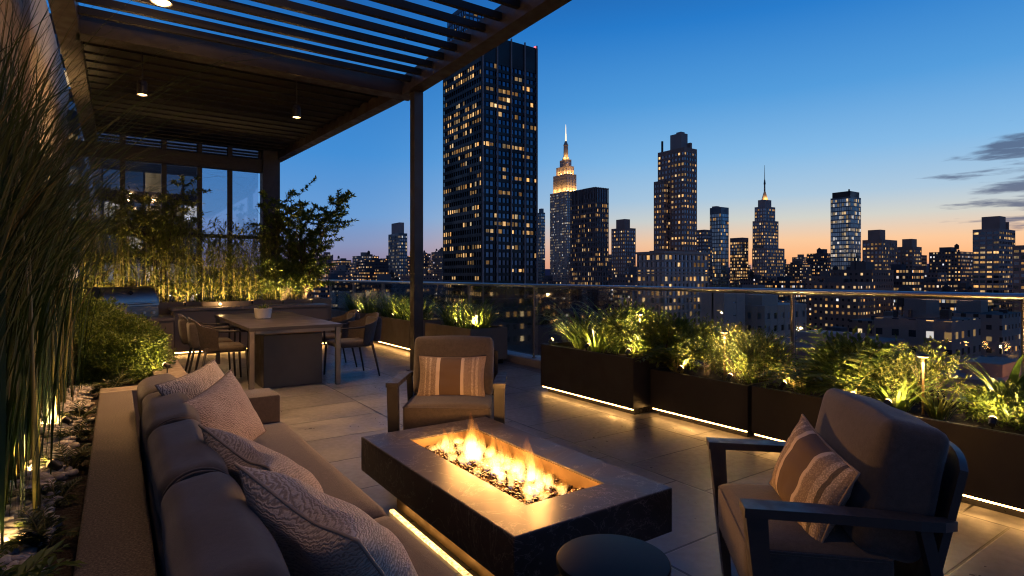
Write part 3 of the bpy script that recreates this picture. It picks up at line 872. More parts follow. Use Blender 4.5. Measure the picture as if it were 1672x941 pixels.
# 10
t = Tower('wide_apartment_block', 'wide brown apartment block with a roof block, right of the teal tower', 'building')
t.block(493.2, 207.1, 520.1, 221.4, GZ, 29.6, 2.8, 3.3, 1.05, 1.5, 'f_brown', 'core_grey', .42, .3, 2.0, .3, vis_z=-12)
t.solid((497, 210, 29.6), (506, 219, 37.6), 'f_brown', 'roof_block'); t.windows(); take(490, 204, 524, 225)
t = Tower('narrow_apartment_block', 'narrower brown apartment block standing right of the wide brown one', 'building')
t.block(535.7, 202.1, 553.5, 213.3, GZ, 25.0, 2.8, 3.3, 1.05, 1.5, 'f_brown', 'core_grey', .25, .3, 2.0, .3, vis_z=-12)
t.solid((539, 204, 25), (549, 211, 31.5), 'f_brown', 'roof_block'); t.windows(); take(532, 199, 557, 217)

# 11
t = Tower('balcony_apartment_tower', 'banded apartment tower with roof tank block at the right edge of the skyline', 'building')
t.block(442.5, 120.6, 471.9, 133.9, GZ, 30, 3.0, 3.0, .7, 1.45, 'f_grey', 'core_dark', .42, .3, 1.0, .3, vis_z=-20)
t.solid((448, 122, 30), (459, 131, 38), 'f_brown', 'roof_block')
t.solid((462, 121.5, 30), (463.5, 124, 35), 'f_brown', 'bulkhead'); t.windows(); take(438, 117, 475, 137)
t = Tower('edge_tower', 'dark apartment tower cut off by the right edge of the photo', 'building')
t.block(394.5, 92.9, 427.4, 102, GZ, 17.3, 3.0, 3.2, .9, 1.5, 'f_brown', 'core_grey', .35, .3, 1.5, .3, vis_z=-20)
t.windows(); take(391, 90, 430, 105)

# 13 left of the dark tower
t = Tower('lone_slab_tower', 'slim blue grey tower standing alone left of the pergola post', 'building')
t.block(243.1, 561, 252, 590.5, GZ, 45.5, 2.3, 3.5, .8, 1.3, 'f_blue', 'core_grey', .36, .45, 2.0, .3, vis_z=-5)
t.solid((244.0, 563, 45.5), (249.3, 584, 56.9), 'f_grey', 'roof_block'); t.windows('win_cool'); take(240, 557, 256, 594)
t = Tower('thin_tower', 'thin pale tower peeping out right behind the tallest dark tower', 'building')
t.block(425.9, 556.6, 431.6, 565.3, GZ, 78, 1.9, 3.6, .6, 1.2, 'f_blue', 'core_blue', .3, .4, 1.0, .3, vis_z=20)
t.solid((427, 558, 78), (430.5, 563, 83), 'f_blue', 'roof_block'); t.windows('win_cool'); take(422, 553, 435, 569)
# 14 behind the glazed wall
t = Tower('neighbour_office_block', 'dark neighbouring office block with lit floors seen through the left panes of the window wall', 'building')
t.block(-14, 58, 6.3, 70, GZ, 22, 1.5, 2.6, .12, .9, 'f_black', 'core_blue', .62, .35, 1.0, .2, vis_z=-5)
t.windows('win_cool'); take(-16, 55, 9, 73)
# nearer roofs below the railing
t = Tower('grey_loft_building', 'low blue grey loft building with a few yellow windows, seen through the railing glass', 'building')
t.block(150, 93, 172, 106, GZ, -7.2, 3.6, 3.6, 2.0, 1.9, 'f_lime', 'core_grey', .16, .3, 1.2, .3, vis_z=-45)
t.solid((152, 95, -7.2), (160, 101, -4.3), 'f_lime', 'bulkhead'); t.windows(); take(147, 90, 176, 110)
t = Tower('blank_wall_building', 'low building with a blank pale end wall, left of the loft building', 'building')
t.block(136.5, 96.5, 146, 104, GZ, -3.2, 40, 3.6, 8, 3.3, 'f_lime', 'core_grey', 0, .3, 1.2, .3)
t.windows(); take(133, 93, 149, 107)
t = Tower('flat_roof_building', 'low dark building with a broad flat roof below the railing', 'building')
t.block(96, 48, 124, 62, GZ, -10.8, 3.4, 3.5, 1.6, 1.8, 'f_dark', 'core_grey', .05, .3, 1.2, .3, vis_z=-45)
t.solid((102, 51, -10.8), (109, 57, -8.9), 'f_grey', 'bulkhead'); t.solid((114, 52, -10.8), (117, 55, -9.6), 'f_grey', 'vent'); t.windows(); take(93, 45, 127, 65)
t = Tower('rooftop_bar_building', 'dark low building with a warmly lit roof edge, below the railing at right', 'building')
t.block(99, 25, 130, 36, GZ, -13.2, 3.4, 3.5, 1.5, 1.8, 'f_brown', 'core_grey', .07, .3, 1.2, .3, vis_z=-45)
for k in range(7): t.lamp((100.5+4.3*k, 25.8, -12.3), 110, (1, .42, .16), .15)
t.solid((104, 28, -13.2), (112, 33, -11.4), 'f_brown', 'bulkhead'); t.windows(); take(96, 22, 133, 39)

# ---- the many other blocks
def fill_mat(name, wall, pitch, fh, ratio, s, wx=.40, wy=.38):
    t = NT(name); uv = t.coord('UV'); sp = t.n('ShaderNodeSeparateXYZ', {0: uv})
    rid = t.n('ShaderNodeObjectInfo').outputs['Random']
    u = t.math('DIVIDE', sp.outputs[0], pitch); v = t.math('DIVIDE', sp.outputs[1], fh)
    cu, cvv = t.math('FLOOR', u), t.math('FLOOR', v); fu, fv = t.math('FRACT', u), t.math('FRACT', v)
    mk = t.math('MULTIPLY', t.math('LESS_THAN', t.math('ABSOLUTE', t.math('SUBTRACT', fu, .5)), wx/2),
                t.math('LESS_THAN', t.math('ABSOLUTE', t.math('SUBTRACT', fv, .5)), wy/2))
    mk = t.math('MULTIPLY', mk, t.math('GREATER_THAN', sp.outputs[1], 0.0))
    cell = t.n('ShaderNodeCombineXYZ', {0: cu, 1: cvv, 2: t.math('MULTIPLY', rid, 91.3)}).outputs[0]
    r1 = t.n('ShaderNodeTexWhiteNoise', {'Vector': cell}).outputs
    r2 = t.n('ShaderNodeTexWhiteNoise', {'Vector': t.map(cell, (1, 1, 1), (0, 0, 0), (17.3, 5.1, 2.2))}).outputs[0]
    rowr = t.n('ShaderNodeTexWhiteNoise', {'Vector': t.n('ShaderNodeCombineXYZ', {0: cvv, 1: t.math('MULTIPLY', rid, 37.0), 2: 0.}).outputs[0]}).outputs[0]
    busy = t.range(t.math('FRACT', t.math('MULTIPLY', rid, 13.7)), 0, 1, .7, 2.2, False)
    lit = t.math('LESS_THAN', r1[0], t.math('MULTIPLY', t.math('MULTIPLY', t.range(rowr, 0, 1, .35, 1.7, False), ratio), busy))
    f = t.math('MULTIPLY', mk, lit)
    ec = t.ramp(t.math('FRACT', t.math('ADD', r2, t.math('MULTIPLY', rid, .45))), [(0, (1, .42, .11)), (.5, (1, .56, .20)), (.85, (1, .70, .36)), (1, (.9, .9, 1))])
    es = t.math('MULTIPLY', f, t.range(t.math('POWER', r1[1] if False else r2, 2.4), 0, 1, s*.18, s*1.15, False))
    base = t.mix(t.range(rid, 0, 1, 0, 1, False), tuple(x*.7 for x in wall), tuple(x*1.35 for x in wall))
    base = t.mix(mk, base, (.015, .02, .03))
    rough = t.range(mk, 0, 1, .9, .15, False)
    m = t.done(t.bsdf(base, rough, 0, None, **{'Emission Color': ec, 'Emission Strength': es}))
    m.cycles.emission_sampling = 'NONE'
    return m
FILL = [fill_mat('block_brick', (.2, .15, .13), 2.7, 3.2, .24, 1.7), fill_mat('block_stone', (.2, .17, .155), 3.1, 3.4, .20, 1.5, .42, .40),
        fill_mat('block_dark', (.13, .11, .11), 2.3, 3.3, .24, 1.5, .46, .42), fill_mat('block_office', (.06, .065, .08), 1.7, 3.6, .30, 1.2, .7, .42)]
ROOFM = simple('block_roof', (.05, .048, .052), .95, 0, .3, .2)
TANKM = simple('water_tank_wood', (.05, .035, .028), .9, 0, .3, 1)
def fill_block(name, x, y, w, d, zt, rg, label, group):
    e = MB(); off = rg.randint(0, 40)
    def walls(x0, y0, x1, y1, z0, z1, win=True):
        P = [(x0, y1), (x0, y0), (x1, y0), (x1, y1), (x0, y1)]; u = off*10.0
        for a, b in zip(P[:-1], P[1:]):
            L = math.hypot(b[0]-a[0], b[1]-a[1]); o = 0 if win else -1e4
            vz0, vz1 = (z0-GZ, z1-GZ-1.2) if win else (-20, -10)
            e.quad((*a, z0), (*b, z0), (*b, z1), (*a, z1), ((u, vz0), (u+L, vz0), (u+L, vz1+1.2), (u, vz1+1.2))); u += L+3
        e.quad((x0, y0, z1), (x1, y0, z1), (x1, y1, z1), (x0, y1, z1), m=1)
    x0, y0, x1, y1 = -w/2, -d/2, w/2, d/2
    z = zt
    if rg.random() < .35 and zt-GZ > 40:
        k = rg.uniform(.62, .85); zs = zt - rg.uniform(6, 16)
        walls(x0, y0, x1, y1, GZ, zs); walls(x0*k, y0*k, x1*k, y1*k, zs, zt); x0, y0, x1, y1 = x0*k, y0*k, x1*k, y1*k
    else: walls(x0, y0, x1, y1, GZ, zt)
    # parapet, bulkhead and sometimes a water tank
    bx, by = rg.uniform(x0*.5, 0), rg.uniform(y0*.5, 0); bw, bd = w*rg.uniform(.2, .4), d*rg.uniform(.2, .4); bh = rg.uniform(2.5, 6)
    walls(bx, by, min(bx+bw, x1*.95), min(by+bd, y1*.95), zt, zt+bh, False)
    for _q in range(rg.randint(2, 6)):
        c = (rg.uniform(x0*.85, x1*.75), rg.uniform(y0*.85, y1*.75)); q = rg.uniform(.6, 2.2); e.box((c[0], c[1], zt), (c[0]+q, c[1]+q*rg.uniform(.5, 1.2), zt+rg.uniform(.6, 2.0)), m=1)
    if rg.random() < .4:
        c = (rg.uniform(x0*.6, x1*.6), rg.uniform(y0*.6, y1*.6)); 
        for a in range(4): e.box((c[0]+(-1.2 if a % 2 else 1.0), c[1]+(-1.2 if a//2 else 1.0), zt), (c[0]+(-1.0 if a % 2 else 1.2), c[1]+(-1.0 if a//2 else 1.2), zt+2.4), m=2)
        k0 = len(e.v); e.lathe((c[0], c[1], zt), [(1.7, 2.4), (1.65, 5.6), (.1, 7.0)], 10, m=2)
    if rg.random() < .3:
        c = (rg.uniform(x0*.6, x1*.6), rg.uniform(y0*.6, y1*.6)); e.box((c[0]-.12, c[1]-.12, zt), (c[0]+.12, c[1]+.12, zt+rg.uniform(4, 10)), m=1)
    o = e.build(name, [rg.choice(FILL), ROOFM, TANKM]); o.location = (x, y, 0)
    return tag(o, label, 'building', group)
def free(x, y, w, d, pad=2):
    a = (x-w/2-pad, y-d/2-pad, x+w/2+pad, y+d/2+pad)
    return all(a[2] < b[0] or a[0] > b[2] or a[3] < b[1] or a[1] > b[3] for b in boxes)
def scatter(n, az0, az1, d0, d1, e0, e1, s0, s1, name, label, group, seed, skip=()):
    rg = random.Random(seed); k = tries = 0
    while k < n and tries < n*30:
        tries += 1
        a = R(rg.uniform(az0, az1)); d = rg.uniform(d0, d1)
        if any(p <= math.degrees(a) <= q for p, q in skip): continue
        x, y = d*math.sin(a), d*math.cos(a); w, dp = rg.uniform(s0, s1), rg.uniform(s0, s1)
        if x < 45 or not free(x, y, w, dp): continue
        zt = EYE + math.tan(R(rg.uniform(e0, e1)))*d
        fill_block(name, x, y, w, dp, zt, rg, label, group); boxes.append((x-w/2, y-dp/2, x+w/2, y+dp/2)); k += 1
scatter(95, 12, 82, 620, 1250, .1, 2.3, 16, 34, 'distant_block', 'distant dark city block with tiny lit windows on the skyline', 'distant blocks along the skyline', 3)
scatter(70, 14, 84, 330, 600, -2.6, .5, 16, 30, 'city_block', 'mid distance dark block with scattered amber windows, roof just below the skyline', 'mid distance city blocks', 5)
scatter(46, 18, 86, 110, 300, -8.5, -2.2, 14, 26, 'low_block', 'nearer low city block with scattered amber windows seen through the railing glass', 'nearer blocks below the railing', 11)
# ================================================================== FURNITURE
def cushion(mb, lo, hi, r, bulge=(0, 0, 0), Mx=None, n=14, wob=.004, seed=0):
    """soft box: rounded edges, crowned faces, slight unevenness"""
    c = Vector([(a+b)/2 for a, b in zip(lo, hi)]); h = Vector([(b-a)/2 for a, b in zip(lo, hi)])
    idx = {}
    def vert(p):
        key = tuple(round(x, 5) for x in p)
        if key in idx: return idx[key]
        q = Vector([p[i]*h[i] for i in range(3)])
        inn = Vector([max(-(h[i]-r), min(h[i]-r, q[i])) for i in range(3)])
        d = q-inn
        if d.length > 1e-6: q = inn + d.normalized()*r
        for i in range(3):
            a, b = p[(i+1) % 3], p[(i+2) % 3]
            q[i] += (p[i])*bulge[i]*(1-a*a)*(1-b*b)
        nz = mnoise.noise_vector((q*5.5) + Vector((seed*3.1, seed, 0)))
        q += nz*wob
        q = q+c
        if Mx: q = Mx @ q
        mb.v.append(tuple(q)); idx[key] = len(mb.v)-1
        return idx[key]
    # finer spacing near edges
    g = [math.sin((i/n-.5)*math.pi)*.5+(i/n-.5) for i in range(n+1)]
    for ax in range(3):
        for sgn in (-1, 1):
            for i in range(n):
                for j in range(n):
                    P = []
                    for (a, b) in ((i, j), (i+1, j), (i+1, j+1), (i, j+1)):
                        p = [0, 0, 0]; p[ax] = sgn; p[(ax+1) % 3] = g[a]; p[(ax+2) % 3] = g[b]; P.append(vert(tuple(p)))
                    mb.face(tuple(P if sgn > 0 else reversed(P)))
    return mb
def piping(mb, lo, hi, r, z, rad=.005):
    x0, y0, x1, y1 = lo[0]+.004, lo[1]+.004, hi[0]-.004, hi[1]-.004; k = r*.8
    pts = []
    for cx, cyy, a0 in ((x1-k, y1-k, 0), (x0+k, y1-k, 90), (x0+k, y0+k, 180), (x1-k, y0+k, 270)):
        for i in range(5):
            a = R(a0+22.5*i); pts.append((cx+k*math.cos(a), cyy+k*math.sin(a), z))
    pts.append(pts[0]); mb.tube(pts, rad, 6, cap=False)
def pillow(name, w, h, t, mat, Mx, label, group=None, seed=0, cat='pillow', dent=0.0):
    """knife-edge throw pillow with pinched corners, a dent and small wrinkles"""
    n = 34; mb = MB(); idx = []
    for side in (1, -1):
        gr = []
        for j in range(n+1):
            for i in range(n+1):
                u = math.sin((i/n-.5)*math.pi); v = math.sin((j/n-.5)*math.pi)
                prof = (max(0, 1-abs(u)**2.4))**.62 * (max(0, 1-abs(v)**2.4))**.62
                x = u*w/2*(1-.075*(1-v*v)*abs(u)**3); y = v*h/2*(1-.085*(1-u*u)*abs(v)**3)
                z = side*t/2*prof
                edge = (1-abs(u))*(1-abs(v))
                z += .012*prof*mnoise.noise((u*2.2+seed, v*2.2, side*2+seed)) + .006*(1-edge)*prof**.3*mnoise.noise((u*7+seed, v*7, side))
                z -= side*dent*math.exp(-((u*1.1)**2*2.2+((v-.55)*1.3)**2*3))*prof
                y -= dent*1.3*max(0, v)**2*math.exp(-(u*1.6)**2)
                gr.append(len(mb.v)); mb.v.append(tuple(Mx @ Vector((x, y, z))))
        for j in range(n):
            for i in range(n):
                a = j*(n+1)+i; q = (gr[a], gr[a+1], gr[a+n+2], gr[a+n+1])
                uvq = [((i+di)/n, (j+dj)/n) for di, dj in ((0, 0), (1, 0), (1, 1), (0, 1))]
                sx_ = lambda k: (math.sin((k-.5)*math.pi)+1)/2
                uvq = [(sx_(a_), sx_(b_)) for a_, b_ in uvq]
                if side < 0: q = tuple(reversed(q)); uvq = list(reversed(uvq))
                mb.face(q, uvq)
    o = empty(name, tuple(Mx.translation), 0, label, cat, group)
    inv = Matrix.Translation(-Mx.translation)
    mb.v = [tuple(inv @ Vector(p)) for p in mb.v]
    mb.build('cover', mat, o, True)
    pts = []
    for s0, s1, f in (((-1, -1), (1, -1), 0), ((1, -1), (1, 1), 0), ((1, 1), (-1, 1), 0), ((-1, 1), (-1, -1), 0)):
        for i in range(14):
            q = i/14; u = s0[0]+(s1[0]-s0[0])*q; v = s0[1]+(s1[1]-s0[1])*q
            x = u*w/2*(1-.075*(1-v*v)*abs(u)**3); y = v*h/2*(1-.085*(1-u*u)*abs(v)**3)
            y -= dent*1.3*max(0, v)**2*math.exp(-(u*1.6)**2)
            pts.append(tuple(inv @ (Mx @ Vector((x, y, 0)))))
    pts.append(pts[0]); pm = MB(); pm.tube(pts, .0048, 6, cap=False); pm.build('piping', mat, o, True)
    return o
def basis(origin, xdir, ydir):
    x = Vector(xdir).normalized(); y = Vector(ydir); y = (y - x*y.dot(x)).normalized(); z = x.cross(y)
    m = Matrix((x, y, z)).transposed().to_4x4(); m.translation = Vector(origin); return m

# ---- sofa
SOFA = 1
sofa = empty('sofa', (.52, 2.2, 0), 0, 'long low brown grey sofa with rolled back cushions backing onto the stone ledge', 'sofa')
ox, oy = .52, 2.2
def L(x, y, z): return (x-ox, y-oy, z)
mb = MB(); mb.box(L(.12, .35, .06), L(.86, 4.16, .24), .012); mb.build('base', M['sofa'], sofa, True, 30)
mb = MB(); mb.box(L(.115, .35, .24), L(.18, 4.16, .48), .02); mb.build('back_panel', M['sofa'], sofa, True, 30)
for a, b in ((.38, 2.12), (2.125, 3.86)):
    mb = MB(); cushion(mb, L(.19, a, .245), L(.885, b, .415), .035, (0, 0, .008), seed=a); mb.build('seat_cushion', M['sofa'], sofa, True)
mb = MB(); mb.box(L(.33, 3.87, .24), L(.865, 4.16, .575), .014); mb.build('arm', M['sofa'], sofa, True, 30)
k = 0
for a, b in ((.42, 1.27), (1.28, 2.11), (2.12, 2.93), (2.94, 3.72), (3.73, 4.30)):
    Mx = Matrix.Translation(L(.235, (a+b)/2, .52)) @ Matrix.Rotation(R(-9), 4, 'Y')
    mb = MB(); cushion(mb, (-.105, -(b-a)/2, -.18), (.105, (b-a)/2, .185), .062, (.014, .0, .008), Mx, 18, .009, seed=k)
    # seam over the top
    bc = mb.build('back_cushion', M['sofa'], sofa, True)
    for yy in (-(b-a)/2+.012, (b-a)/2-.012):
        pts = [Mx @ Vector((-.105+.21*q, yy, .0)) for q in (0, 1)]
        arc = []
        for i in range(13):
            an = R(180-15*i); arc.append(Mx @ Vector((.101*math.cos(an), yy, .095+.088*math.sin(an))))
        s_ = MB(); s_.tube([Mx @ Vector((-.104, yy, -.12))]+arc+[Mx @ Vector((.104, yy, -.12))], .0045, 6, cap=False); s_.build('piping', M['sofa'], bc, True)
    k += 1

# sofa pillows: two at the far end, two nearer
pillow('throw_pillow', .50, .44, .18, M['pillow_a'], basis((.42, 3.66, .60), (.62, .72, .12), (-.42, .20, .88)),
       'ridged cream throw pillow farthest along the sofa, leaning against the back beside the arm', 'sofa pillows', 1)
pillow('throw_pillow', .40, .40, .16, M['pillow_b'], basis((.475, 3.33, .585), (.66, .70, .26), (-.42, .10, .90)),
       'square ridged pillow standing upright facing the camera at the far end of the sofa seat', 'sofa pillows', 2)
pillow('throw_pillow', .54, .48, .25, M['pillow_c'], basis((.46, 2.24, .565), (.26, -1.0, -.08), (-.60, -.10, .80)),
       'satin swirl patterned pillow slumped in the middle of the sofa', 'sofa pillows', 3, dent=.05)
pillow('throw_pillow', .58, .50, .27, M['pillow_d'], basis((.50, 1.60, .57), (.30, -1.0, -.10), (-.58, -.12, .80)),
       'pale satin swirl pillow nearest the camera with a dented top', 'sofa pillows', 5, dent=.06)

# ---- armchairs
def make_armchair(label):
    e = empty('armchair', (0, 0, 0), 0, label, 'armchair', 'pair of lounge armchairs by the fire table')
    mb = MB(); mb.box((-.30, -.36, .19), (.30, .17, .245), .008); mb.build('seat_frame', M['frame'], e)
    mb = MB(); cushion(mb, (-.305, -.40, .245), (.305, .05, .445), .04, (0, .004, .022), seed=3)
    sc = mb.build('seat_cushion', M['chairfab'], e, True)
    for zz_ in (.425, .268):
        mb = MB(); piping(mb, (-.305, -.40), (.305, .05), .04, zz_); mb.build('piping', M['chairfab'], sc, True)
    Mx = Matrix.Translation((0, .075, .635)) @ Matrix.Rotation(R(-13), 4, 'X')
    mb = MB(); cushion(mb, (-.30, -.10, -.215), (.30, .10, .225), .042, (0, .03, .010), Mx, seed=8, wob=.008)
    bc = mb.build('back_cushion', M['chairfab'], e, True)
    for yy in (-.062, .062):
        mb = MB(); pts = []
        for cx, cz, a0 in ((.25, .18, 0), (-.25, .18, 90), (-.25, -.17, 180), (.25, -.17, 270)):
            for i in range(5):
                a = R(a0+22.5*i); pts.append(Mx @ Vector((cx+.04*math.cos(a), yy, cz+.04*math.sin(a))))
        pts.append(pts[0]); mb.tube(pts, .005, 6, cap=False); mb.build('piping', M['chairfab'], bc, True)
    Mb = Matrix.Translation((0, .115, .22)) @ Matrix.Rotation(R(-13), 4, 'X')
    mb = MB()
    # curved back shell
    n = 14
    for s in (0, 1):
        for j in range(2):
            for i in range(n+1):
                u = i/n*2-1; yb = .055*(1-u*u) + (.024 if s else 0) - .02
                mb.v.append(tuple(Mb @ Vector((u*.325, yb, (.0, .575)[j] - (.05*abs(u)**4 if j else 0)))))
    q = lambda s, j, i: s*2*(n+1)+j*(n+1)+i
    for i in range(n):
        mb.face((q(0,0,i), q(0,0,i+1), q(0,1,i+1), q(0,1,i))); mb.face((q(1,0,i+1), q(1,0,i), q(1,1,i), q(1,1,i+1)))
        mb.face((q(0,1,i), q(0,1,i+1), q(1,1,i+1), q(1,1,i))); mb.face((q(0,0,i+1), q(0,0,i), q(1,0,i), q(1,0,i+1)))
    mb.face((q(0,0,0), q(0,1,0), q(1,1,0), q(1,0,0))); mb.face((q(0,1,n), q(0,0,n), q(1,0,n), q(1,1,n)))
    mb.build('back_shell', M['frame'], e, True, 30)
    for s in (-1, 1):
        # flat arm, straight then bending in behind the back
        cen = [(s*.365, -.43), (s*.365, -.20), (s*.368, -.02), (s*.365, .07), (s*.35, .14), (s*.315, .195)]
        wid = [.042, .040, .036, .032, .026, .018]
        zt = [.603, .603, .600, .596, .588, .578]
        mb = MB(); pr = []
        for i, (c, w_, z) in enumerate(zip(cen, wid, zt)):
            a = Vector(cen[max(i-1, 0)]); b = Vector(cen[min(i+1, 5)]); tg = (b-a).normalized(); nr = Vector((-tg.y, tg.x))
            for sg, dz in ((1, 0), (-1, 0), (-1, -.03), (1, -.03)):
                p = Vector(c)+nr*sg*w_; mb.v.append((p.x, p.y, z+dz))
        for i in range(5):
            k0 = i*4
            for j in range(4): mb.face((k0+j, k0+(j+1) % 4, k0+4+(j+1) % 4, k0+4+j))
        mb.face((3, 2, 1, 0)); mb.face((20, 21, 22, 23))
        mb.build('armrest', M['frame'], e)
        mb = MB(); mb.prism([(-.425, .573), (-.36, .573), (-.335, .003), (-.365, .003)], s*.365-.036, s*.365+.036, 'x'); mb.build('leg', M['frame'], e)
        mb = MB(); mb.prism([(.08, .566), (.115, .566), (.24, .003), (.205, .003)], s*.352-.02, s*.352+.02, 'x'); mb.build('leg', M['frame'], e)
        mb = MB(); mb.box((s*.30 if s > 0 else -.335, -.375, .195), (.335 if s > 0 else s*.30, -.35, .24)); mb.build('bracket', M['frame'], e)
    return e
ch = make_armchair('lounge armchair at the far end of the fire table, facing the camera')
ch.location = (2.09, 3.82, 0); ch.rotation_euler = (0, 0, R(-36))
ch2 = copy_tree(ch); ch2['label'] = 'lounge armchair in the right foreground with its back to the planters'
ch2.location = (2.22, 1.06, 0); ch2.rotation_euler = (0, 0, R(225))
def on_chair(chair, p, xd, yd):
    Mc = Matrix.Translation(chair.location) @ Matrix.Rotation(chair.rotation_euler.z, 4, 'Z')
    r3 = Mc.to_3x3()
    return basis(Mc @ Vector(p), r3 @ Vector(xd), r3 @ Vector(yd))
pillow('lumbar_pillow', .50, .31, .13, M['stripe'], on_chair(ch, (-.0, -.09, .585), (1, 0, .0), (0, .30, .95)),
       'striped cream and brown lumbar pillow on the far armchair', 'lumbar pillows', 4, 'pillow')
pillow('lumbar_pillow', .50, .32, .14, M['stripe2'], on_chair(ch2, (.03, -.13, .585), (1, .05, -.14), (.14, .36, .92)),
       'striped cream and brown lumbar pillow with a dark band on the foreground armchair', 'lumbar pillows', 6, 'pillow')

# ---- fire table
X0, X1, Y0, Y1, ZB, ZT = 1.17, 2.02, 1.69, 3.25, .205, .40
HX0, HX1, HY0, HY1 = 1.378, 1.81, 1.90, 3.035
ft = empty('fire_table', (1.595, 2.47, 0), 0, 'long dark veined stone fire table with a glowing base strip in front of the sofa', 'fire pit table')
fo = (1.595, 2.47, 0)
def FL(p): return tuple(a-b for a, b in zip(p, fo))
bm = bmesh.new()
def ringv(x0, y0, x1, y1, z): return [bm.verts.new(FL(p)) for p in ((x0, y0, z), (x1, y0, z), (x1, y1, z), (x0, y1, z))]
ob, ot = ringv(X0, Y0, X1, Y1, ZB), ringv(X0, Y0, X1, Y1, ZT)
it, ib = ringv(HX0, HY0, HX1, HY1, ZT), ringv(HX0, HY0, HX1, HY1, ZT-.025)
ib2 = ringv(HX0, HY0, HX1, HY1, ZB)
for i in range(4):
    j = (i+1) % 4
    bm.faces.new((ob[i], ob[j], ot[j], ot[i])); bm.faces.new((ot[i], ot[j], it[j], it[i]))
    bm.faces.new((it[i], it[j], ib2[j], ib2[i])); bm.faces.new((ib2[i], ib2[j], ob[j], ob[i]))
for v in ib: bm.verts.remove(v)
be = [e for e in bm.edges if all(v in ob+ot for v in e.verts)]
bmesh.ops.bevel(bm, geom=be, offset=.006, segments=2, profile=.5, affect='EDGES')
mb = MB(); mb.add_bm(bm); bm.free(); mb.build('slab', M['marble'], ft)
M['brass'] = simple('bronze_liner', (.26, .17, .09), .45, .8, .12, 6)
mb = MB(); t_ = .006
for lo, hi in (((HX0+.001, HY0+.001, .29), (HX0+t_, HY1-.001, ZT-.008)), ((HX1-t_, HY0+.001, .29), (HX1-.001, HY1-.001, ZT-.008)),
               ((HX0+t_, HY0+.001, .29), (HX1-t_, HY0+t_, ZT-.008)), ((HX0+t_, HY1-t_, .29), (HX1-t_, HY1-.001, ZT-.008)),
               ((HX0+t_, HY0+t_, .285), (HX1-t_, HY1-t_, .295))):
    mb.box(FL(lo), FL(hi))
mb.build('burner_tray', M['brass'], ft)
mb = MB(); mb.box(FL((1.33, 1.85, 0)), FL((1.87, 3.11, ZB-.002)), .004); mb.build('plinth', M['brass'], ft)
for lo, hi in (((1.268, 1.9, .004), (1.290, 3.06, .016)), ((1.905, 1.9, .004), (1.925, 3.06, .016))):
    mb = MB(); mb.box(FL(lo), FL(hi)); mb.build('led_strip', M['led_soft'], ft)
# glassy lava pebbles
def pebble(mb, c, r, rg, flat=.6):
    bm = bmesh.new(); bmesh.ops.create_icosphere(bm, subdivisions=1, radius=r)
    a, b, g = rg.uniform(.7, 1.35), rg.uniform(.7, 1.35), flat*rg.uniform(.8, 1.2)
    rot = Matrix.Rotation(rg.uniform(0, 6.28), 4, 'Z') @ Matrix.Rotation(rg.uniform(-.5, .5), 4, 'X') @ Matrix.Diagonal((a, b, g, 1))
    mb.add_bm(bm, Matrix.Translation(c) @ rot); bm.free()
lt = NT('lava_pebble'); ri = lt.n('ShaderNodeNewGeometry').outputs['Random Per Island']
M['lava'] = lt.done(lt.bsdf(lt.ramp(ri, [(0, (.015, .010, .008)), (.7, (.05, .032, .02)), (1, (.14, .09, .05))]), .18, 0))
rg = random.Random(21); mb = MB()
for i in range(1500):
    x, y = rg.uniform(HX0+.016, HX1-.016), rg.uniform(HY0+.016, HY1-.016)
    q = max(abs(x-1.594)/.2, 0)
    pebble(mb, FL((x, y, .318+rg.uniform(0, .022)+.012*(1-min(1, q)))), rg.uniform(.008, .0145), rg)
tag(mb.build('lava_pebbles', M['lava'], ft, True), kind='stuff')
mb = MB(); mb.tube([FL((1.594, 2.05, .338)), FL((1.594, 2.9, .338))], .012, 8); mb.build('burner_pipe', M['steel'], ft, True)

# ---- fire: tongues of flame filled with glowing gas
def flame_mat():
    t = NT('flame_gas'); c = t.coord('Object'); sp = t.n('ShaderNodeSeparateXYZ', {0: c})
    info = t.n('ShaderNodeObjectInfo').outputs['Random']
    off = t.n('ShaderNodeCombineXYZ', {0: t.math('MULTIPLY', info, 40.), 1: 0., 2: t.math('MULTIPLY', info, 17.)}).outputs[0]
    p = t.n('ShaderNodeVectorMath', {0: c, 1: off}, operation='ADD').outputs[0]
    n = t.noise(t.map(p, (1, 1, .32)), 34, 3, .6, .8)
    h = sp.outputs[2]                                  # 0..~1 along the flame (objects are scaled)
    col = t.ramp(h, [(0, (.25, .30, 1.)), (.05, (1, .62, .26)), (.22, (1, .60, .17)), (.5, (1, .40, .06)), (.85, (1, .22, .02))])
    wisp = t.range(t.math('SUBTRACT', n, t.math('MULTIPLY', h, .16)), .33, .60)
    core = t.ramp(h, [(0, (.12, .12, .12)), (.08, (.8, .8, .8)), (.25, (1, 1, 1)), (.6, (.4, .4, .4)), (1, (.12, .12, .12))])
    st = t.math('MULTIPLY', t.math('MULTIPLY', wisp, core), 80.)
    em = t.n('ShaderNodeEmission', {'Color': col, 'Strength': st}).outputs[0]
    m = t.done(None, em)
    try: m.cycles.volume_sampling = 'MULTIPLE_IMPORTANCE'; m.cycles.emission_sampling = 'NONE'
    except Exception: pass
    return m
M['flame'] = flame_mat()
fire = empty('fire', (1.594, 2.5, .335), 0, 'row of yellow orange gas flames licking up from the fire table', 'fire')
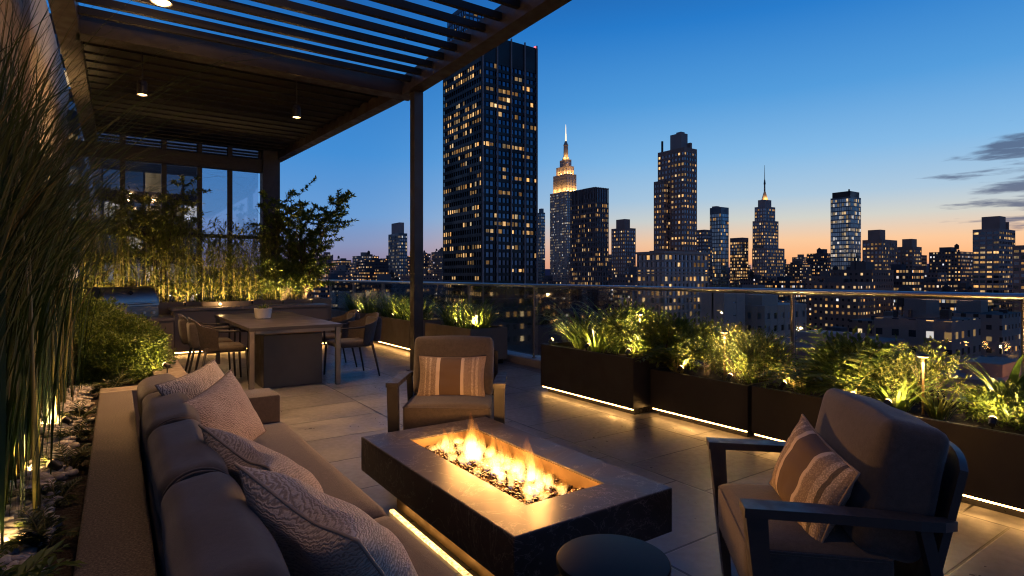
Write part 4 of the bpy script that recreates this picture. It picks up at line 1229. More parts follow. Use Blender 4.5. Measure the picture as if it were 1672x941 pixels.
def tongue(rg):
    mb = MB(); n, L_ = 10, 14; a0, a1 = rg.uniform(0, 6.28), rg.uniform(0, 6.28); wv = rg.uniform(.06, .17)
    for i in range(L_+1):
        t = i/L_; r = (.30*math.sin(math.pi*min(1, t*1.0+.10))**.8*(1-t)**.55 + .012) * (1+.18*math.sin(9*t+a0))
        if t == 1: r = .004
        ox_ = wv*math.sin(4.2*t+a0)*t + .05*math.sin(9*t+a1)*t; oy_ = wv*math.sin(3.6*t+a1)*t
        for j in range(n):
            an = 2*math.pi*j/n; rr = r*(1+.22*math.sin(2*an+a1+4*t))
            mb.v.append((ox_+rr*math.cos(an), oy_+rr*math.sin(an), t))
    for i in range(L_):
        for j in range(n): mb.face((i*n+j, i*n+(j+1) % n, (i+1)*n+(j+1) % n, (i+1)*n+j))
    mb.face(tuple(n-1-j for j in range(n))); mb.face(tuple(L_*n+j for j in range(n)))
    return mb
rg = random.Random(4)
hump = [(2.95, .12), (2.87, .17), (2.78, .21), (2.69, .24), (2.61, .25), (2.52, .22), (2.44, .19), (2.36, .15), (2.27, .19), (2.19, .23), (2.11, .15), (2.04, .11)]
for y, hh in hump:
    for q in range(5):
        o = tongue(rg).build('flame', M['flame'], fire, True)
        H_ = 1.22*hh*(.88, .8, .66, .5, .38)[q]*rg.uniform(.75, 1.2); wd = rg.uniform(.075, .14)*(1, .9, .85, .9, .9)[q]
        o.location = (rg.uniform(-.05, .05)+(0, -.035, .04, -.07, .07)[q], y-2.5+rg.uniform(-.05, .05), rg.uniform(-.005, .008))
        o.scale = (wd, wd*1.1, H_)
FIRE_W = 8.5
for y in (2.1, 2.3, 2.5, 2.7, 2.88):
    l = bpy.data.lights.new('fire_light', 'POINT'); l.energy = FIRE_W; l.color = (1, .44, .11); l.shadow_soft_size = .045
    o = bpy.data.objects.new('fire_light', l); COL.objects.link(o); o.parent = fire; o.location = (0, y-2.5, .155)

# ---- black drum side table
st_ = empty('side_table', (1.275, 1.30, 0), 0, 'round black drum side table in front of the fire table', 'side table')
mb = MB(); mb.lathe((0, 0, 0), [(.148, .425), (.173, .428), (.176, .434), (.176, .448), (.173, .452), (.165, .453), (.001, .453)], 56); mb.build('tabletop', M['side_navy'], st_, True, 35)
mb = MB(); mb.lathe((0, 0, 0), [(.13, .0), (.135, .006), (.142, .2), (.148, .425)], 56); mb.build('drum', M['side_navy'], st_, True, 35)

# ---- dining table
dt = empty('dining_table', (1.78, 8.35, 0), 0, 'rectangular dark stone dining table on slim metal legs', 'dining table')
mb = MB(); mb.box((-.56, -1.38, .705), (.50, 1.36, .745), .004); mb.build('tabletop', M['table_top'], dt)
for sx_ in (-1, .885):
    for yy in (-1.31, 1.29):
        mb = MB(); mb.box((sx_*.52-.028, yy-.028, .003), (sx_*.52+.028, yy+.028, .703), .003); mb.build('leg', M['steel'], dt)
for ya, yb in ((-1.325, -1.295), (1.275, 1.305)):
    mb = MB(); mb.box((-.48, ya, .665), (.42, yb, .70)); mb.build('rail', M['steel'], dt)
ped = MB(); ped.box((-.36, -1.15, .003), (.32, -.55, .63), .006); ped.build('pedestal', M['pedestal'], dt)
ped = MB(); ped.box((-.34, -1.165, .64), (.30, -.56, .655), .002); ped.build('pedestal_trim', M['brass'], dt)

def make_dining_chair(label):
    e = empty('dining_chair', (0, 0, 0), 0, label, 'dining chair', 'dining chairs around the table')
    mb = MB(); cushion(mb, (-.25, -.25, .40), (.25, .22, .475), .03, (0, 0, .012), n=8); mb.build('seat', M['wicker'], e, True)
    # wrapped tub back
    n = 18; mb = MB()
    for s in (0, 1):
        for j in range(6):
            for i in range(n+1):
                a = R(-15+210*i/n); t = j/5
                r0 = .275+.045*t - (.022 if s else 0)
                z = .43 + t*(.40-.14*abs(math.cos(a))**1.5*(1 if math.sin(a) < .75 else .6))
                mb.v.append((r0*math.cos(a)*1.02, .03+r0*.92*math.sin(a)*(1 if math.sin(a) > 0 else 2.0)+.05*t*max(0, math.sin(a)), z))
    q = lambda s, j, i: s*6*(n+1)+j*(n+1)+i
    for j in range(5):
        for i in range(n):
            mb.face((q(0,j,i), q(0,j,i+1), q(0,j+1,i+1), q(0,j+1,i))); mb.face((q(1,j,i+1), q(1,j,i), q(1,j+1,i), q(1,j+1,i+1)))
    for i in range(n):
        mb.face((q(0,5,i), q(0,5,i+1), q(1,5,i+1), q(1,5,i))); mb.face((q(0,0,i+1), q(0,0,i), q(1,0,i), q(1,0,i+1)))
    for j in range(5):
        mb.face((q(0,j+1,0), q(0,j,0), q(1,j,0), q(1,j+1,0))[::-1]); mb.face((q(0,j,n), q(0,j+1,n), q(1,j+1,n), q(1,j,n)))
    # keep only the rear band solid; the sides are open arms
    bk = [f for f in range(len(mb.f))]
    mb.f = [f for f in mb.f if all(mb.v[i][1] > .05 for i in f)]; mb.uv = [None]*len(mb.f); mb.mi = [0]*len(mb.f)
    mb.build('backrest', M['wicker'], e, True, 60)
    mb = MB(); cushion(mb, (-.19, .17, .47), (.19, .26, .80), .035, (0, .015, 0), Matrix.Translation((0, .03, 0)) @ Matrix.Rotation(R(-6), 4, 'X'), 8); mb.build('back_cushion', M['chairfab'], e, True)
    for s in (-1, 1):
        mb = MB(); mb.tube([(s*.285, -.255, .40), (s*.29, -.26, .63), (s*.29, -.24, .655), (s*.30, 0, .66), (s*.305, .10, .67)], .013, 8); mb.build('arm', M['frame'], e, True)
        mb = MB(); mb.tube([(s*.265, -.24, .42), (s*.275, -.265, .002)], [.017, .011], 8); mb.build('leg', M['frame'], e, True)
        mb = MB(); mb.tube([(s*.24, .20, .43), (s*.27, .29, .002)], [.017, .011], 8); mb.build('leg', M['frame'], e, True)
    return e
c0 = make_dining_chair('woven dining chair on the left side of the table, the nearer of the pair')
c0.location = (1.08, 7.95, 0); c0.rotation_euler = (0, 0, R(90))
for (x, y, a, lb) in ((1.04, 8.62, 88, 'woven dining chair on the left side of the table, mostly hidden behind the nearer'),
                      (2.58, 7.55, -88, 'woven dining chair on the right side of the table, nearest the pergola post'),
                      (2.60, 8.45, -92, 'woven dining chair on the right side of the table, behind the nearest one')):
    c = copy_tree(c0); c['label'] = lb; c.location = (x, y, 0); c.rotation_euler = (0, 0, R(a))

# ---- kitchen counter along the back, grill in the corner
kc = empty('outdoor_kitchen', (2.0, 11.4, 0), 0, 'long taupe outdoor kitchen counter with a light strip along its base', 'kitchen counter')
mb = MB(); mb.box((-1.22, -.30, .06), (1.35, .28, .735), .004); mb.build('cabinet', M['cabinet'], kc)
for a, b in ((-1.2, -.36), (-.35, .48), (.49, 1.33)):
    mb = MB(); mb.box((a, -.318, .055), (b, -.302, .715), .003); mb.build('door', M['cabinet'], kc)
mb = MB(); mb.box((-1.25, -.35, .74), (1.36, .30, .785), .004); mb.build('countertop', M['counter'], kc)
mb = MB(); mb.box((-1.2, -.298, .032), (1.33, -.284, .044)); mb.build('led_strip', M['led'], kc)
kl = empty('grill_counter', (.20, 10.95, 0), 0, 'short stone counter section holding the grill, partly behind the round shrub', 'kitchen counter')
mb = MB(); mb.box((-.70, -.42, .0), (.55, .52, .62), .004); mb.build('cabinet', M['cabinet'], kl)
mb = MB(); mb.box((-.72, -.45, .62), (.56, .53, .665), .004); mb.build('countertop', M['counter'], kl)
M['lid'] = simple('lid_steel', (.36, .34, .31), .40, 1., .04, 2, rvar=.03)
gr = empty('gas_grill', (.08, 11.0, .665), R(30), 'stainless steel gas grill with a closed rounded lid', 'grill')
mb = MB(); mb.box((-.46, -.30, .002), (.46, .28, .20), .006); mb.build('firebox', M['steel'], gr)
mb = MB(); mb.box((-.45, -.325, .02), (.45, -.302, .15), .004); pnl = mb.build('control_panel', M['steel'], gr)
for k in range(5):
    mb = MB(); mb.tube([(-.34+.17*k, -.326, .085), (-.34+.17*k, -.365, .085)], .026, 14); mb.build('knob', M['chrome'], gr, True, 40)
prof = [(-.30, .205), (-.29, .30), (-.24, .41), (-.14, .50), (-.02, .535), (.12, .515), (.22, .45), (.28, .33), (.28, .205)]
mb = MB(); mb.prism(prof, -.455, .455, 'x'); mb.build('lid', M['lid'], gr, True, 35)
for s in (-1, 1):
    mb = MB(); pr = [(y*1.02, .205+(z-.205)*1.02) for y, z in prof]; mb.prism(pr, s*.455 if s > 0 else -.475, .475 if s > 0 else s*.455, 'x'); mb.build('lid_end', M['steel'], gr, True, 35)
mb = MB(); mb.tube([(-.38, -.36, .255), (.38, -.36, .255)], .015, 10)
for x in (-.34, .34): mb.tube([(x, -.36, .255), (x, -.29, .265)], .010, 8)
mb.build('handle', M['chrome'], gr, True, 40)
mb = MB(); mb.tube([(0, -.235, .425), (0, -.255, .437)], .036, 18); mb.build('thermometer', M['black_metal'], gr, True, 40)
gr.scale = (.88, .88, .92)
# low dish planter and lamp on the counter, white pot on the table
cl_ = empty('table_lamp', (1.50, 11.2, .785), 0, 'tiny glowing lamp on the kitchen counter behind the dining table', 'lamp')
mb = MB(); mb.lathe((0, 0, 0), [(.03, 0), (.03, .008), (.008, .012), (.008, .03)], 16); mb.build('base', M['black_metal'], cl_, True)
mb = MB(); mb.lathe((0, 0, 0), [(.010, .031), (.022, .04), (.024, .055), (.012, .07), (.002, .072)], 16); mb.build('bulb', M['bulb'], cl_, True)
l = bpy.data.lights.new('lamp_light', 'POINT'); l.energy = 3.5; l.color = (1, .6, .25); l.shadow_soft_size = .02
o = bpy.data.objects.new('lamp_light', l); COL.objects.link(o); o.parent = cl_; o.location = (0, -.03, .09)
# ================================================================== PLANTERS
def planter(label, x0, x1, y0, y1, h, mat, led=True, led_end=False, gap=.07):
    cx, cyy = (x0+x1)/2, (y0+y1)/2
    e = empty('planter_box', (cx, cyy, 0), 0, label, 'planter')
    a, b = (x1-x0)/2, (y1-y0)/2; w = .03
    mb = MB()
    bm = bmesh.new()
    def rv(a, b, z): return [bm.verts.new(p) for p in ((-a, -b, z), (a, -b, z), (a, b, z), (-a, b, z))]
    r0, r1, r2, r3 = rv(a, b, gap), rv(a, b, h), rv(a-w, b-w, h), rv(a-w, b-w, h-.12)
    for i in range(4):
        j = (i+1) % 4
        for p, q in ((r0, r1), (r1, r2), (r2, r3)): bm.faces.new((p[i], p[j], q[j], q[i]))
    bm.faces.new(r0[::-1]); bm.faces.new(r3)
    bmesh.ops.bevel(bm, geom=[ed for ed in bm.edges if all(v in r0+r1 for v in ed.verts)], offset=.004, segments=2, affect='EDGES')
    mb.add_bm(bm); bm.free(); mb.build('body', mat, e)
    mb = MB(); mb.box((-a+.07, -b+.05, .001), (a-.05, b-.05, gap-.002)); mb.build('plinth', M['black_metal'], e)
    hf = heightfield(-a+w+.001, a-w-.001, -b+w+.001, b-w-.001, 8, max(8, int(b*16)), h-.05, .035, 9); hf.build('soil', M['soil'], e, True)
    if led:
        mb = MB(); mb.box((-a+.014, -b+.02, gap-.013), (-a+.026, b-.02, gap-.002)); mb.build('led_strip', M['led'], e)
    return e
P1 = (4.02, 4.72, 3.83, 5.27, .55); P2 = (4.22, 4.82, 2.765, 3.80, .44); P3 = (4.20, 4.82, 1.86, 2.72, .45); P4 = (4.03, 4.80, .05, 1.83, .47)
planter('tall charcoal planter at the far end of the railing row, lit along its base', *P1, M['planter'])
planter('low charcoal planter holding feathery fine leaved shrubs, second in the row', *P2, M['planter'])
planter('low charcoal planter with ferns and a tall spear leaf, third in the row', *P3, M['planter'])
planter('charcoal planter at the right edge behind the foreground armchair', *P4, M['planter'])
P5 = (4.15, 4.85, 9.15, 11.3, .55); P6 = (4.25, 4.90, 7.25, 8.75, .55)
planter('taupe planter with grassy plants left of the pergola post, lit along its base', *P5, M['planter_tan'])
planter('taupe planter with grassy plants right of the pergola post, behind the far armchair', *P6, M['planter_tan'], False)
planter('long taupe planter full of bamboo behind the outdoor kitchen', -.55, 3.62, 11.78, 12.5, .86, M['planter_tan'], False)
planter('taupe planter in the far corner beyond the dining chairs', 4.1, 4.85, 11.5, 13.4, .55, M['planter_tan'], False)

# ================================================================== GARDEN LIGHTS
def spot(label, loc, aim, energy, soft=.02, ang=135, lens='lamp_face'):
    e = empty('garden_spotlight', loc, 0, label, 'garden light', 'small garden lights')
    mb = MB(); mb.tube([(0, 0, -.05), (0, 0, .02)], .006, 6); mb.build('spike', M['black_metal'], e)
    d = Vector(aim).normalized()
    mb = MB(); mb.tube([Vector((0, 0, .03))-d*.02, Vector((0, 0, .03))+d*.025], [.016, .022], 14); mb.build('housing', M['black_metal'], e, True, 40)
    mb = MB(); mb.tube([Vector((0, 0, .03))+d*q for q in (.0252, .034, .041, .044)], [.021, .019, .012, .002], 14); mb.build('lens', M[lens], e, True)
    l = bpy.data.lights.new('spot_light', 'SPOT'); l.energy = energy*1.6; l.spot_size = R(ang); l.spot_blend = .7; l.color = (1, .63, .25); l.shadow_soft_size = soft
    o = bpy.data.objects.new('spot_light', l); COL.objects.link(o); o.parent = e; o.location = Vector((0, 0, .03))+d*.052; CLEAR.append(Vector(loc)+o.location)
    o.rotation_euler = d.to_track_quat('-Z', 'Y').to_euler()
    return e
def path_light(label, loc, h, energy):
    e = empty('path_light', loc, 0, label, 'garden light', 'slim stake lights')
    mb = MB(); mb.tube([(0, 0, -.06), (0, 0, h)], .0085, 10); mb.build('stem', M['brass'], e, True)
    mb = MB(); mb.lathe((0, 0, h), [(.004, .0), (.034, .004), (.036, .010), (.03, .016), (.004, .022)], 20); mb.build('cap', M['black_metal'], e, True, 40)
    mb = MB(); mb.lathe((0, 0, h), [(.010, -.006), (.030, -.001), (.030, .003), (.010, .0035)], 18); mb.build('diffuser', M['lamp_face'], e)
    l = bpy.data.lights.new('path_glow', 'POINT'); l.energy = energy; l.color = (1, .65, .27); l.shadow_soft_size = .02
    o = bpy.data.objects.new('path_glow', l); COL.objects.link(o); CLEAR.append(Vector(loc)+Vector((0, 0, h-.03))); o.parent = e; o.location = (0, 0, h-.03)
    return e
E1 = 21.0
spot('small spotlight at the far front corner of the tall planter', (4.08, 5.17, .56), (.7, -.3, .45), E1*1.2)
spot('added fill spotlight at the middle of the tall planter front edge', (4.08, 4.55, .56), (.75, .1, .45), E1)  # added lamp, brightens the middle of the tall planter
spot('small spotlight at the near front corner of the tall planter', (4.09, 3.97, .56), (.7, .25, .5), E1)
spot('added fill spotlight at the front of the second planter, farther one', (4.28, 3.5, .44), (.7, -.1, .55), E1*.8)  # added rim lamp to light the far half of this planter
spot('added fill spotlight at the front of the second planter, nearer one', (4.28, 2.98, .44), (.7, .05, .55), E1*.8)  # added rim lamp to light the near half of this planter
spot('added fill spotlight at the near end of the third planter', (4.27, 1.98, .45), (.7, .25, .55), E1*.8)  # added to throw more light on the third planter's leaves
spot('added fill spotlight in the right edge planter below the low rounded shrub', (4.10, 1.15, .47), (.7, .1, .55), E1*.7)  # extra lamp added so the low shrub is lit
spot('small spotlight in the third planter under the arching fern', (4.27, 2.50, .45), (.7, .05, .55), E1)
spot('small spotlight in the right edge planter beside the spiky plant', (4.11, 1.70, .47), (.7, -.1, .55), E1)
spot('small spotlight in the taupe planter right of the post, left of two', (4.33, 7.85, .56), (.6, .3, .5), E1*3)
spot('small spotlight in the taupe planter right of the post, right of two', (4.33, 7.32, .56), (.55, .5, .5), E1*3)
spot('small spotlight in the taupe planter left of the post, near end', (4.22, 9.25, .56), (.5, .5, .5), E1*3.4)
spot('small spotlight in the taupe planter left of the post, middle', (4.22, 10.1, .56), (.6, .1, .5), E1*3.4)
spot('small spotlight in the far corner planter', (4.2, 11.9, .53), (.5, .1, .8), E1*3)
path_light('slim glowing stake light among the plants of the tall planter', (4.45, 4.15, .50), .43, E1*.9)
path_light('slim glowing stake light in the feathery shrubs of the second planter', (4.50, 3.18, .40), .42, E1*1.2)
path_light('slim glowing stake light beside the spiky plant at right', (4.36, 1.585, .42), .38, E1*1.0)
for lb, p in (('added fill spotlight at the back of the tall planter by the railing', (4.62, 4.75, .53)), ('added fill spotlight at the back of the second planter by the railing', (4.72, 3.05, .42)),
              ('added fill spotlight at the back of the third planter by the railing', (4.74, 2.3, .43)), ('added fill spotlight behind the agave in the right edge planter', (4.68, 1.35, .45))):
    spot(lb, p, (-.45, .1, .85), E1*.8)  # unseen lamps added behind the plants to brighten their leaves
# assumed uplights, unseen among the bamboo, the reeds and beside the round shrub
for k, x in enumerate((-.25, .45, 1.0, 1.55, 2.1, 2.65, 3.2)):
    spot('assumed small uplight at the foot of the bamboo row, %s along it' % ('first second third fourth fifth sixth seventh'.split()[k]), (x, 11.66, .80), (0, .62, .8), 46.0, .02, 125, 'lamp_dim')
for k, (x, y, en) in enumerate(((-.23, 2.5, 5), (-.23, 3.4, 9), (-.24, 4.4, 12), (-.28, 9.72, 1700))):  # last one is an unseen lamp added to brighten the beige wall panel
    spot('assumed small uplight on the ground among the tall reeds, %s from the camera' % ('first second third fourth'.split()[k]), (x, y, .42), (-.6, .45, .35) if k < 3 else (-.55, -.05, .85), en, .02, 150 if k < 3 else 78, 'lamp_dim')
l = spot('added small spotlight washing the round shrub from the low wall', (.36, 5.75, .53), (-.35, .5, .25), 10)  # lamp added to brighten the round shrub

# ================================================================== PLANTS
def plant(name, loc, label, cat='plant', group=None):
    OFF[0] = Vector(loc)
    return empty(name, loc, 0, label, cat, group)
def strap_clump(e, rg, n, L_, w, mat, spread=.06, a0=0, a1=6.283, arch=(1.2, 2.2), part='leaves', seg=6):
    mb = MB()
    for i in range(n):
        d = rg.uniform(a0, a1); r = spread*math.sqrt(rg.random())
        mb.blade((r*math.cos(d)+rg.uniform(-.02, .02), r*math.sin(d)+rg.uniform(-.02, .02), -.03), d+rg.uniform(-.4, .4), L_*rg.uniform(.55, 1.1), w*rg.uniform(.7, 1.2), rg.uniform(*arch), seg, twist=rg.uniform(0, .35))
    return mb.build(part, M[mat], e)
def bushy(e, rg, rx, ry, rz, n, lsize, mat, cz=None, shell=.55, stems=14, part='foliage', up=.35, aspect=.42):
    """many small leaves set on twigs that radiate through an uneven dome"""
    cz = rz*.75 if cz is None else cz
    mb = MB(); st = MB(); c = Vector((0, 0, cz)); ph = rg.uniform(0, 99)
    n = int(n*1.5); lsize *= 1.08
    ntw = max(20, n//14)
    for k in range(ntw):
        while True:
            v = Vector((rg.gauss(0, 1), rg.gauss(0, 1), rg.gauss(0, 1)))
            if v.length > .1: break
        v.normalize()
        if v.z < -.45: v.z = -v.z
        lump = 1+.22*mnoise.noise(v*2.1+Vector((ph, 0, 0)))+.12*mnoise.noise(v*5+Vector((ph, 3, 0)))
        r = (shell+(1-shell)*rg.random()**.6)*lump
        tip = c+Vector((v.x*rx*r, v.y*ry*r, v.z*rz*r))
        base = c+Vector((v.x*rx*r*.45, v.y*ry*r*.45, v.z*rz*r*.4-.05))
        dr = (tip-base); 
        if k < stems: st.tube([Vector((rg.uniform(-.03, .03), rg.uniform(-.03, .03), -.05)), base*.7, tip], [.006, .004, .0015], 5)
        for q in range(14):
            t = rg.uniform(.25, 1.05); p = base+dr*t+Vector((rg.gauss(0, 1), rg.gauss(0, 1), rg.gauss(0, 1)))*lsize*.45
            d = v*.7+Vector((rg.gauss(0, .6), rg.gauss(0, .6), rg.gauss(0, .5)+up))
            mb.leaf(p, d, (rg.gauss(0, .5), rg.gauss(0, .5), 1), lsize*rg.uniform(.6, 1.3), lsize*aspect*rg.uniform(.8, 1.25))
    mb.build(part, M[mat], e)
    if st.v: st.build('twigs', M['bark'], e)
def ferny(e, rg, n, L_, leaf, mat, spread=.05, arch=(1.1, 1.9), a0=0, a1=6.283, lw=.3, part='fronds'):
    """arching fronds with paired leaflets"""
    mb = MB(); sm = MB()
    for i in range(n):
        d = rg.uniform(a0, a1); hx, hy = math.cos(d), math.sin(d); Lf = L_*rg.uniform(.6, 1.1)
        ang = R(rg.uniform(66, 84)); ar = rg.uniform(*arch); p = Vector((hx*spread*rg.random(), hy*spread*rg.random(), -.02)); seg = 12; pts = [p.copy()]
        for k in range(seg):
            t = (k+1)/seg; ang -= ar/seg*(.4+1.2*t); dv = Vector((hx*math.cos(ang), hy*math.cos(ang), math.sin(ang))); p = p+dv*Lf/seg; pts.append(p.copy())
            if t > .22:
                sz = leaf*(math.sin(math.pi*min(1, (t-.15)/.9))**.7+.15)
                for s in (-1, 1):
                    side = Vector((-hy, hx, 0))*s
                    mb.leaf(p, side*.85+dv*.6+Vector((0, 0, rg.uniform(-.25, .15))), (0, 0, 1), sz*rg.uniform(.85, 1.15), sz*lw)
        sm.tube(pts, [.0035*(1-.7*i_/seg) for i_ in range(seg+1)], 4)
    mb.build(part, M[mat], e); sm.build('stems', M['stem'], e)
RG = random.Random(99)
z1, z2, z3, z4 = P1[4]-.05, P2[4]-.05, P3[4]-.05, P4[4]-.05
# tall planter
strap_clump(plant('strap_leaf_plant', (4.45, 5.02, z1), 'arching strap leaf clump over the far corner of the tall planter'), RG, 130, .80, .024, 'leaf_strap', .10)
strap_clump(plant('strap_leaf_plant', (4.56, 4.55, z1), 'taller darker strap leaf clump in the middle of the tall planter'), RG, 120, .85, .022, 'leaf_strap', .12, arch=(.9, 1.8))
e = plant('leafy_shrub', (4.48, 4.28, z1), 'glowing leafy shrub around the stake light in the tall planter'); bushy(e, RG, .34, .30, .30, 1700, .060, 'leaf_bush', .22)
e = plant('leafy_shrub', (4.52, 3.88, z1), 'leafy shrub spilling over the near end of the tall planter'); bushy(e, RG, .36, .34, .30, 1700, .070, 'leaf_bush', .14)
strap_clump(plant('strap_leaf_plant', (4.62, 4.05, z1), 'dark grassy clump at the back of the tall planter, by the railing'), RG, 90, .75, .02, 'leaf_dark', .12, arch=(.7, 1.6))
for x, y, lb in ((4.28, 4.62, 'bright arching strap leaf clump leaning over the front of the tall planter'), (4.62, 5.05, 'strap leaf clump at the far back corner of the tall planter')):
    strap_clump(plant('strap_leaf_plant', (x, y, z1), lb), RG, 80, .66, .028, 'leaf_strap', .08)
# second planter
ferny(plant('fern', (4.40, 3.62, z2), 'broad leaved fern where the tall planter meets the second planter'), RG, 26, .50, .12, 'leaf_strap', .05, (1.0, 1.9), lw=.36)
strap_clump(plant('strap_leaf_plant', (4.66, 2.98, z2), 'strap leaf clump rising behind the feathery shrubs of the second planter'), RG, 60, .70, .026, 'leaf_strap', .08, arch=(.8, 1.7))
ferny(plant('fern', (4.38, 2.05, z3), 'broad leaved fern at the near front of the third planter'), RG, 28, .46, .11, 'leaf_strap', .05, (1.1, 2.0), lw=.36)
strap_clump(plant('strap_leaf_plant', (4.30, 1.72, z4), 'strap leaf clump at the far front of the right edge planter'), RG, 60, .48, .026, 'leaf_strap', .06)
e = plant('feathery_shrub', (4.60, 3.45, z2), 'feathery dark shrub at the far end of the second planter'); bushy(e, RG, .34, .32, .33, 2400, .045, 'leaf_bush', .2, aspect=.28)
e = plant('feathery_shrub', (4.58, 3.10, z2), 'bright feathery shrub around the stake light in the second planter'); bushy(e, RG, .32, .30, .32, 2600, .036, 'leaf_fine', .2, aspect=.3)
e = plant('feathery_shrub', (4.58, 2.84, z2), 'fine leaved shrub at the near end of the second planter'); bushy(e, RG, .28, .24, .29, 2300, .033, 'leaf_fine', .16, aspect=.3)
e = plant('dwarf_conifer', (4.70, 3.30, z2), 'pointed yellow green sprig rising at the back of the second planter'); bushy(e, RG, .10, .10, .26, 500, .04, 'leaf_fine', .22, aspect=.3)
# third planter
ferny(plant('fern', (4.47, 2.45, z3), 'arching bright fern over the spotlight in the third planter'), RG, 44, .50, .085, 'leaf_strap', .06, (1.3, 2.3))
e = plant('spear_leaf_plant', (4.60, 2.62, z3), 'tall single spear leaf standing up above the third planter')
mb = MB()
for d, L_, w, ar, tw in ((-.9, .52, .062, .25, .35), (2.4, .36, .045, .6, .5), (1.2, .34, .04, .7, .45), (3.9, .30, .04, .9, .5)): mb.blade((0, 0, -.03), d, L_, w, ar, 7, twist=tw, wmid=.5)
mb.build('leaves', M['leaf_strap'], e)
e = plant('leafy_shrub', (4.60, 2.12, z3), 'mid green leafy shrub at the near end of the third planter'); bushy(e, RG, .33, .30, .30, 1700, .062, 'leaf_bush', .17)
ferny(plant('fern', (4.58, 2.10, z3), 'taller broad fern frond rising above the third planter'), RG, 14, .66, .13, 'leaf_strap', .04, (.7, 1.4), lw=.36)
# fourth planter
e = plant('leafy_shrub', (4.50, 1.80, z4), 'golden small leaved shrub left of the spiky plant in the right edge planter'); bushy(e, RG, .22, .18, .22, 1300, .036, 'leaf_fine', .14)
strap_clump(plant('spiky_plant', (4.36, 1.50, z4), 'spiky upright plant glowing beside the stake light at right'), RG, 46, .30, .022, 'leaf_fine', .03, arch=(.5, 1.5))
e = plant('airy_shrub', (4.55, 1.62, z4), 'airy shrub with tiny leaves behind the spiky plant'); bushy(e, RG, .30, .28, .28, 900, .032, 'leaf_fine', .22, .2)
e = plant('leafy_shrub', (4.44, 1.16, z4), 'low rounded shrub at the front of the right edge planter'); bushy(e, RG, .27, .26, .16, 1700, .036, 'leaf_bush', .09)
e = plant('agave_plant', (4.62, 1.22, z4), 'large dark agave with broad pointed leaves at the right edge')
mb = MB()
for i in range(22): mb.blade((0, 0, -.03), i*2.4, RG.uniform(.38, .58), RG.uniform(.05, .07), RG.uniform(.5, 1.3), 8, fold=.12, twist=RG.uniform(.0, .6), wmid=.4)
mb.build('leaves', M['leaf_strap'], e)
e = plant('leafy_shrub', (4.50, .70, z4), 'dark shrub at the right end of the planter row, cut by the photo edge'); bushy(e, RG, .32, .30, .24, 1400, .05, 'leaf_dark', .15)
# planters by the post
for k, (x, y, lb) in enumerate(((4.52, 8.35, 'grassy clump behind the pergola post in the taupe planter'), (4.52, 7.9, 'grassy clump in the middle of the taupe planter right of the post'), (4.55, 7.5, 'grassy clump at the near end of the taupe planter right of the post'))):
    e = plant('grassy_plant', (x, y, .5), lb, 'plant'); strap_clump(e, RG, 120, .78, .019, 'leaf_strap', .14)
for k, (x, y, lb) in enumerate(((4.45, 9.4, 'bushy grass clump at the near end of the taupe planter left of the post'), (4.48, 9.95, 'bushy grass clump next to the near one in the taupe planter left of the post'),
                                (4.5, 10.5, 'grass clump toward the far end of the taupe planter left of the post'), (4.5, 11.0, 'grass clump at the far end of the taupe planter left of the post'),
                                (4.45, 11.9, 'grass clump in the far corner planter, nearer one'), (4.45, 12.7, 'grass clump in the far corner planter, farther one'))):
    e = plant('grassy_plant', (x, y, .5), lb, 'plant'); strap_clump(e, RG, 140, .85, .018, 'leaf_strap', .18)

# bamboo row behind the kitchen
def bamboo(x, y, n, h, label, spread=.2, dens=60):
    e = plant('bamboo', (x, y, .80), label, 'bamboo', 'bamboo row behind the kitchen'); sm = MB(); lf = MB()
    for i in range(n):
        bx, by = RG.uniform(-spread, spread), RG.uniform(-.16, .16); H_ = h*RG.uniform(.7, 1.08); lx, ly = RG.uniform(-.12, .12), RG.uniform(-.12, .06)
        pts = [(bx+lx*(q/5)**2, by+ly*(q/5)**2, -.05+H_*q/5) for q in range(6)]
        sm.tube(pts, [.008, .0075, .007, .0055, .004, .002], 6)
        for k in range(dens):
            t = RG.uniform(.06, 1.0)**.9; p = Vector((bx+lx*t*t, by+ly*t*t, H_*t)); a = RG.uniform(0, 6.28); r = RG.uniform(.02, .17)
            p += Vector((math.cos(a)*r, math.sin(a)*r, RG.uniform(-.05, .06)))
            d = Vector((math.cos(a), math.sin(a), RG.uniform(-1.5, .35))); lf.leaf(p, d, (0, 0, 1), RG.uniform(.10, .22), RG.uniform(.018, .034))
    sm.build('stems', M['stem'], e, True); lf.build('leaves', M['leaf_bamboo'], e)
for k, x in enumerate((-.3, .15, .6, 1.05, 1.5, 1.95, 2.4, 2.85)):
    bamboo(x, 12.15, 22, (2.1, 2.0, 1.95, 1.8, 1.6, 1.5, 1.6, 1.75)[k], 'leafy bamboo clump in the lit row behind the kitchen, %s from the left' % ('first second third fourth fifth sixth seventh eighth'.split()[k]))
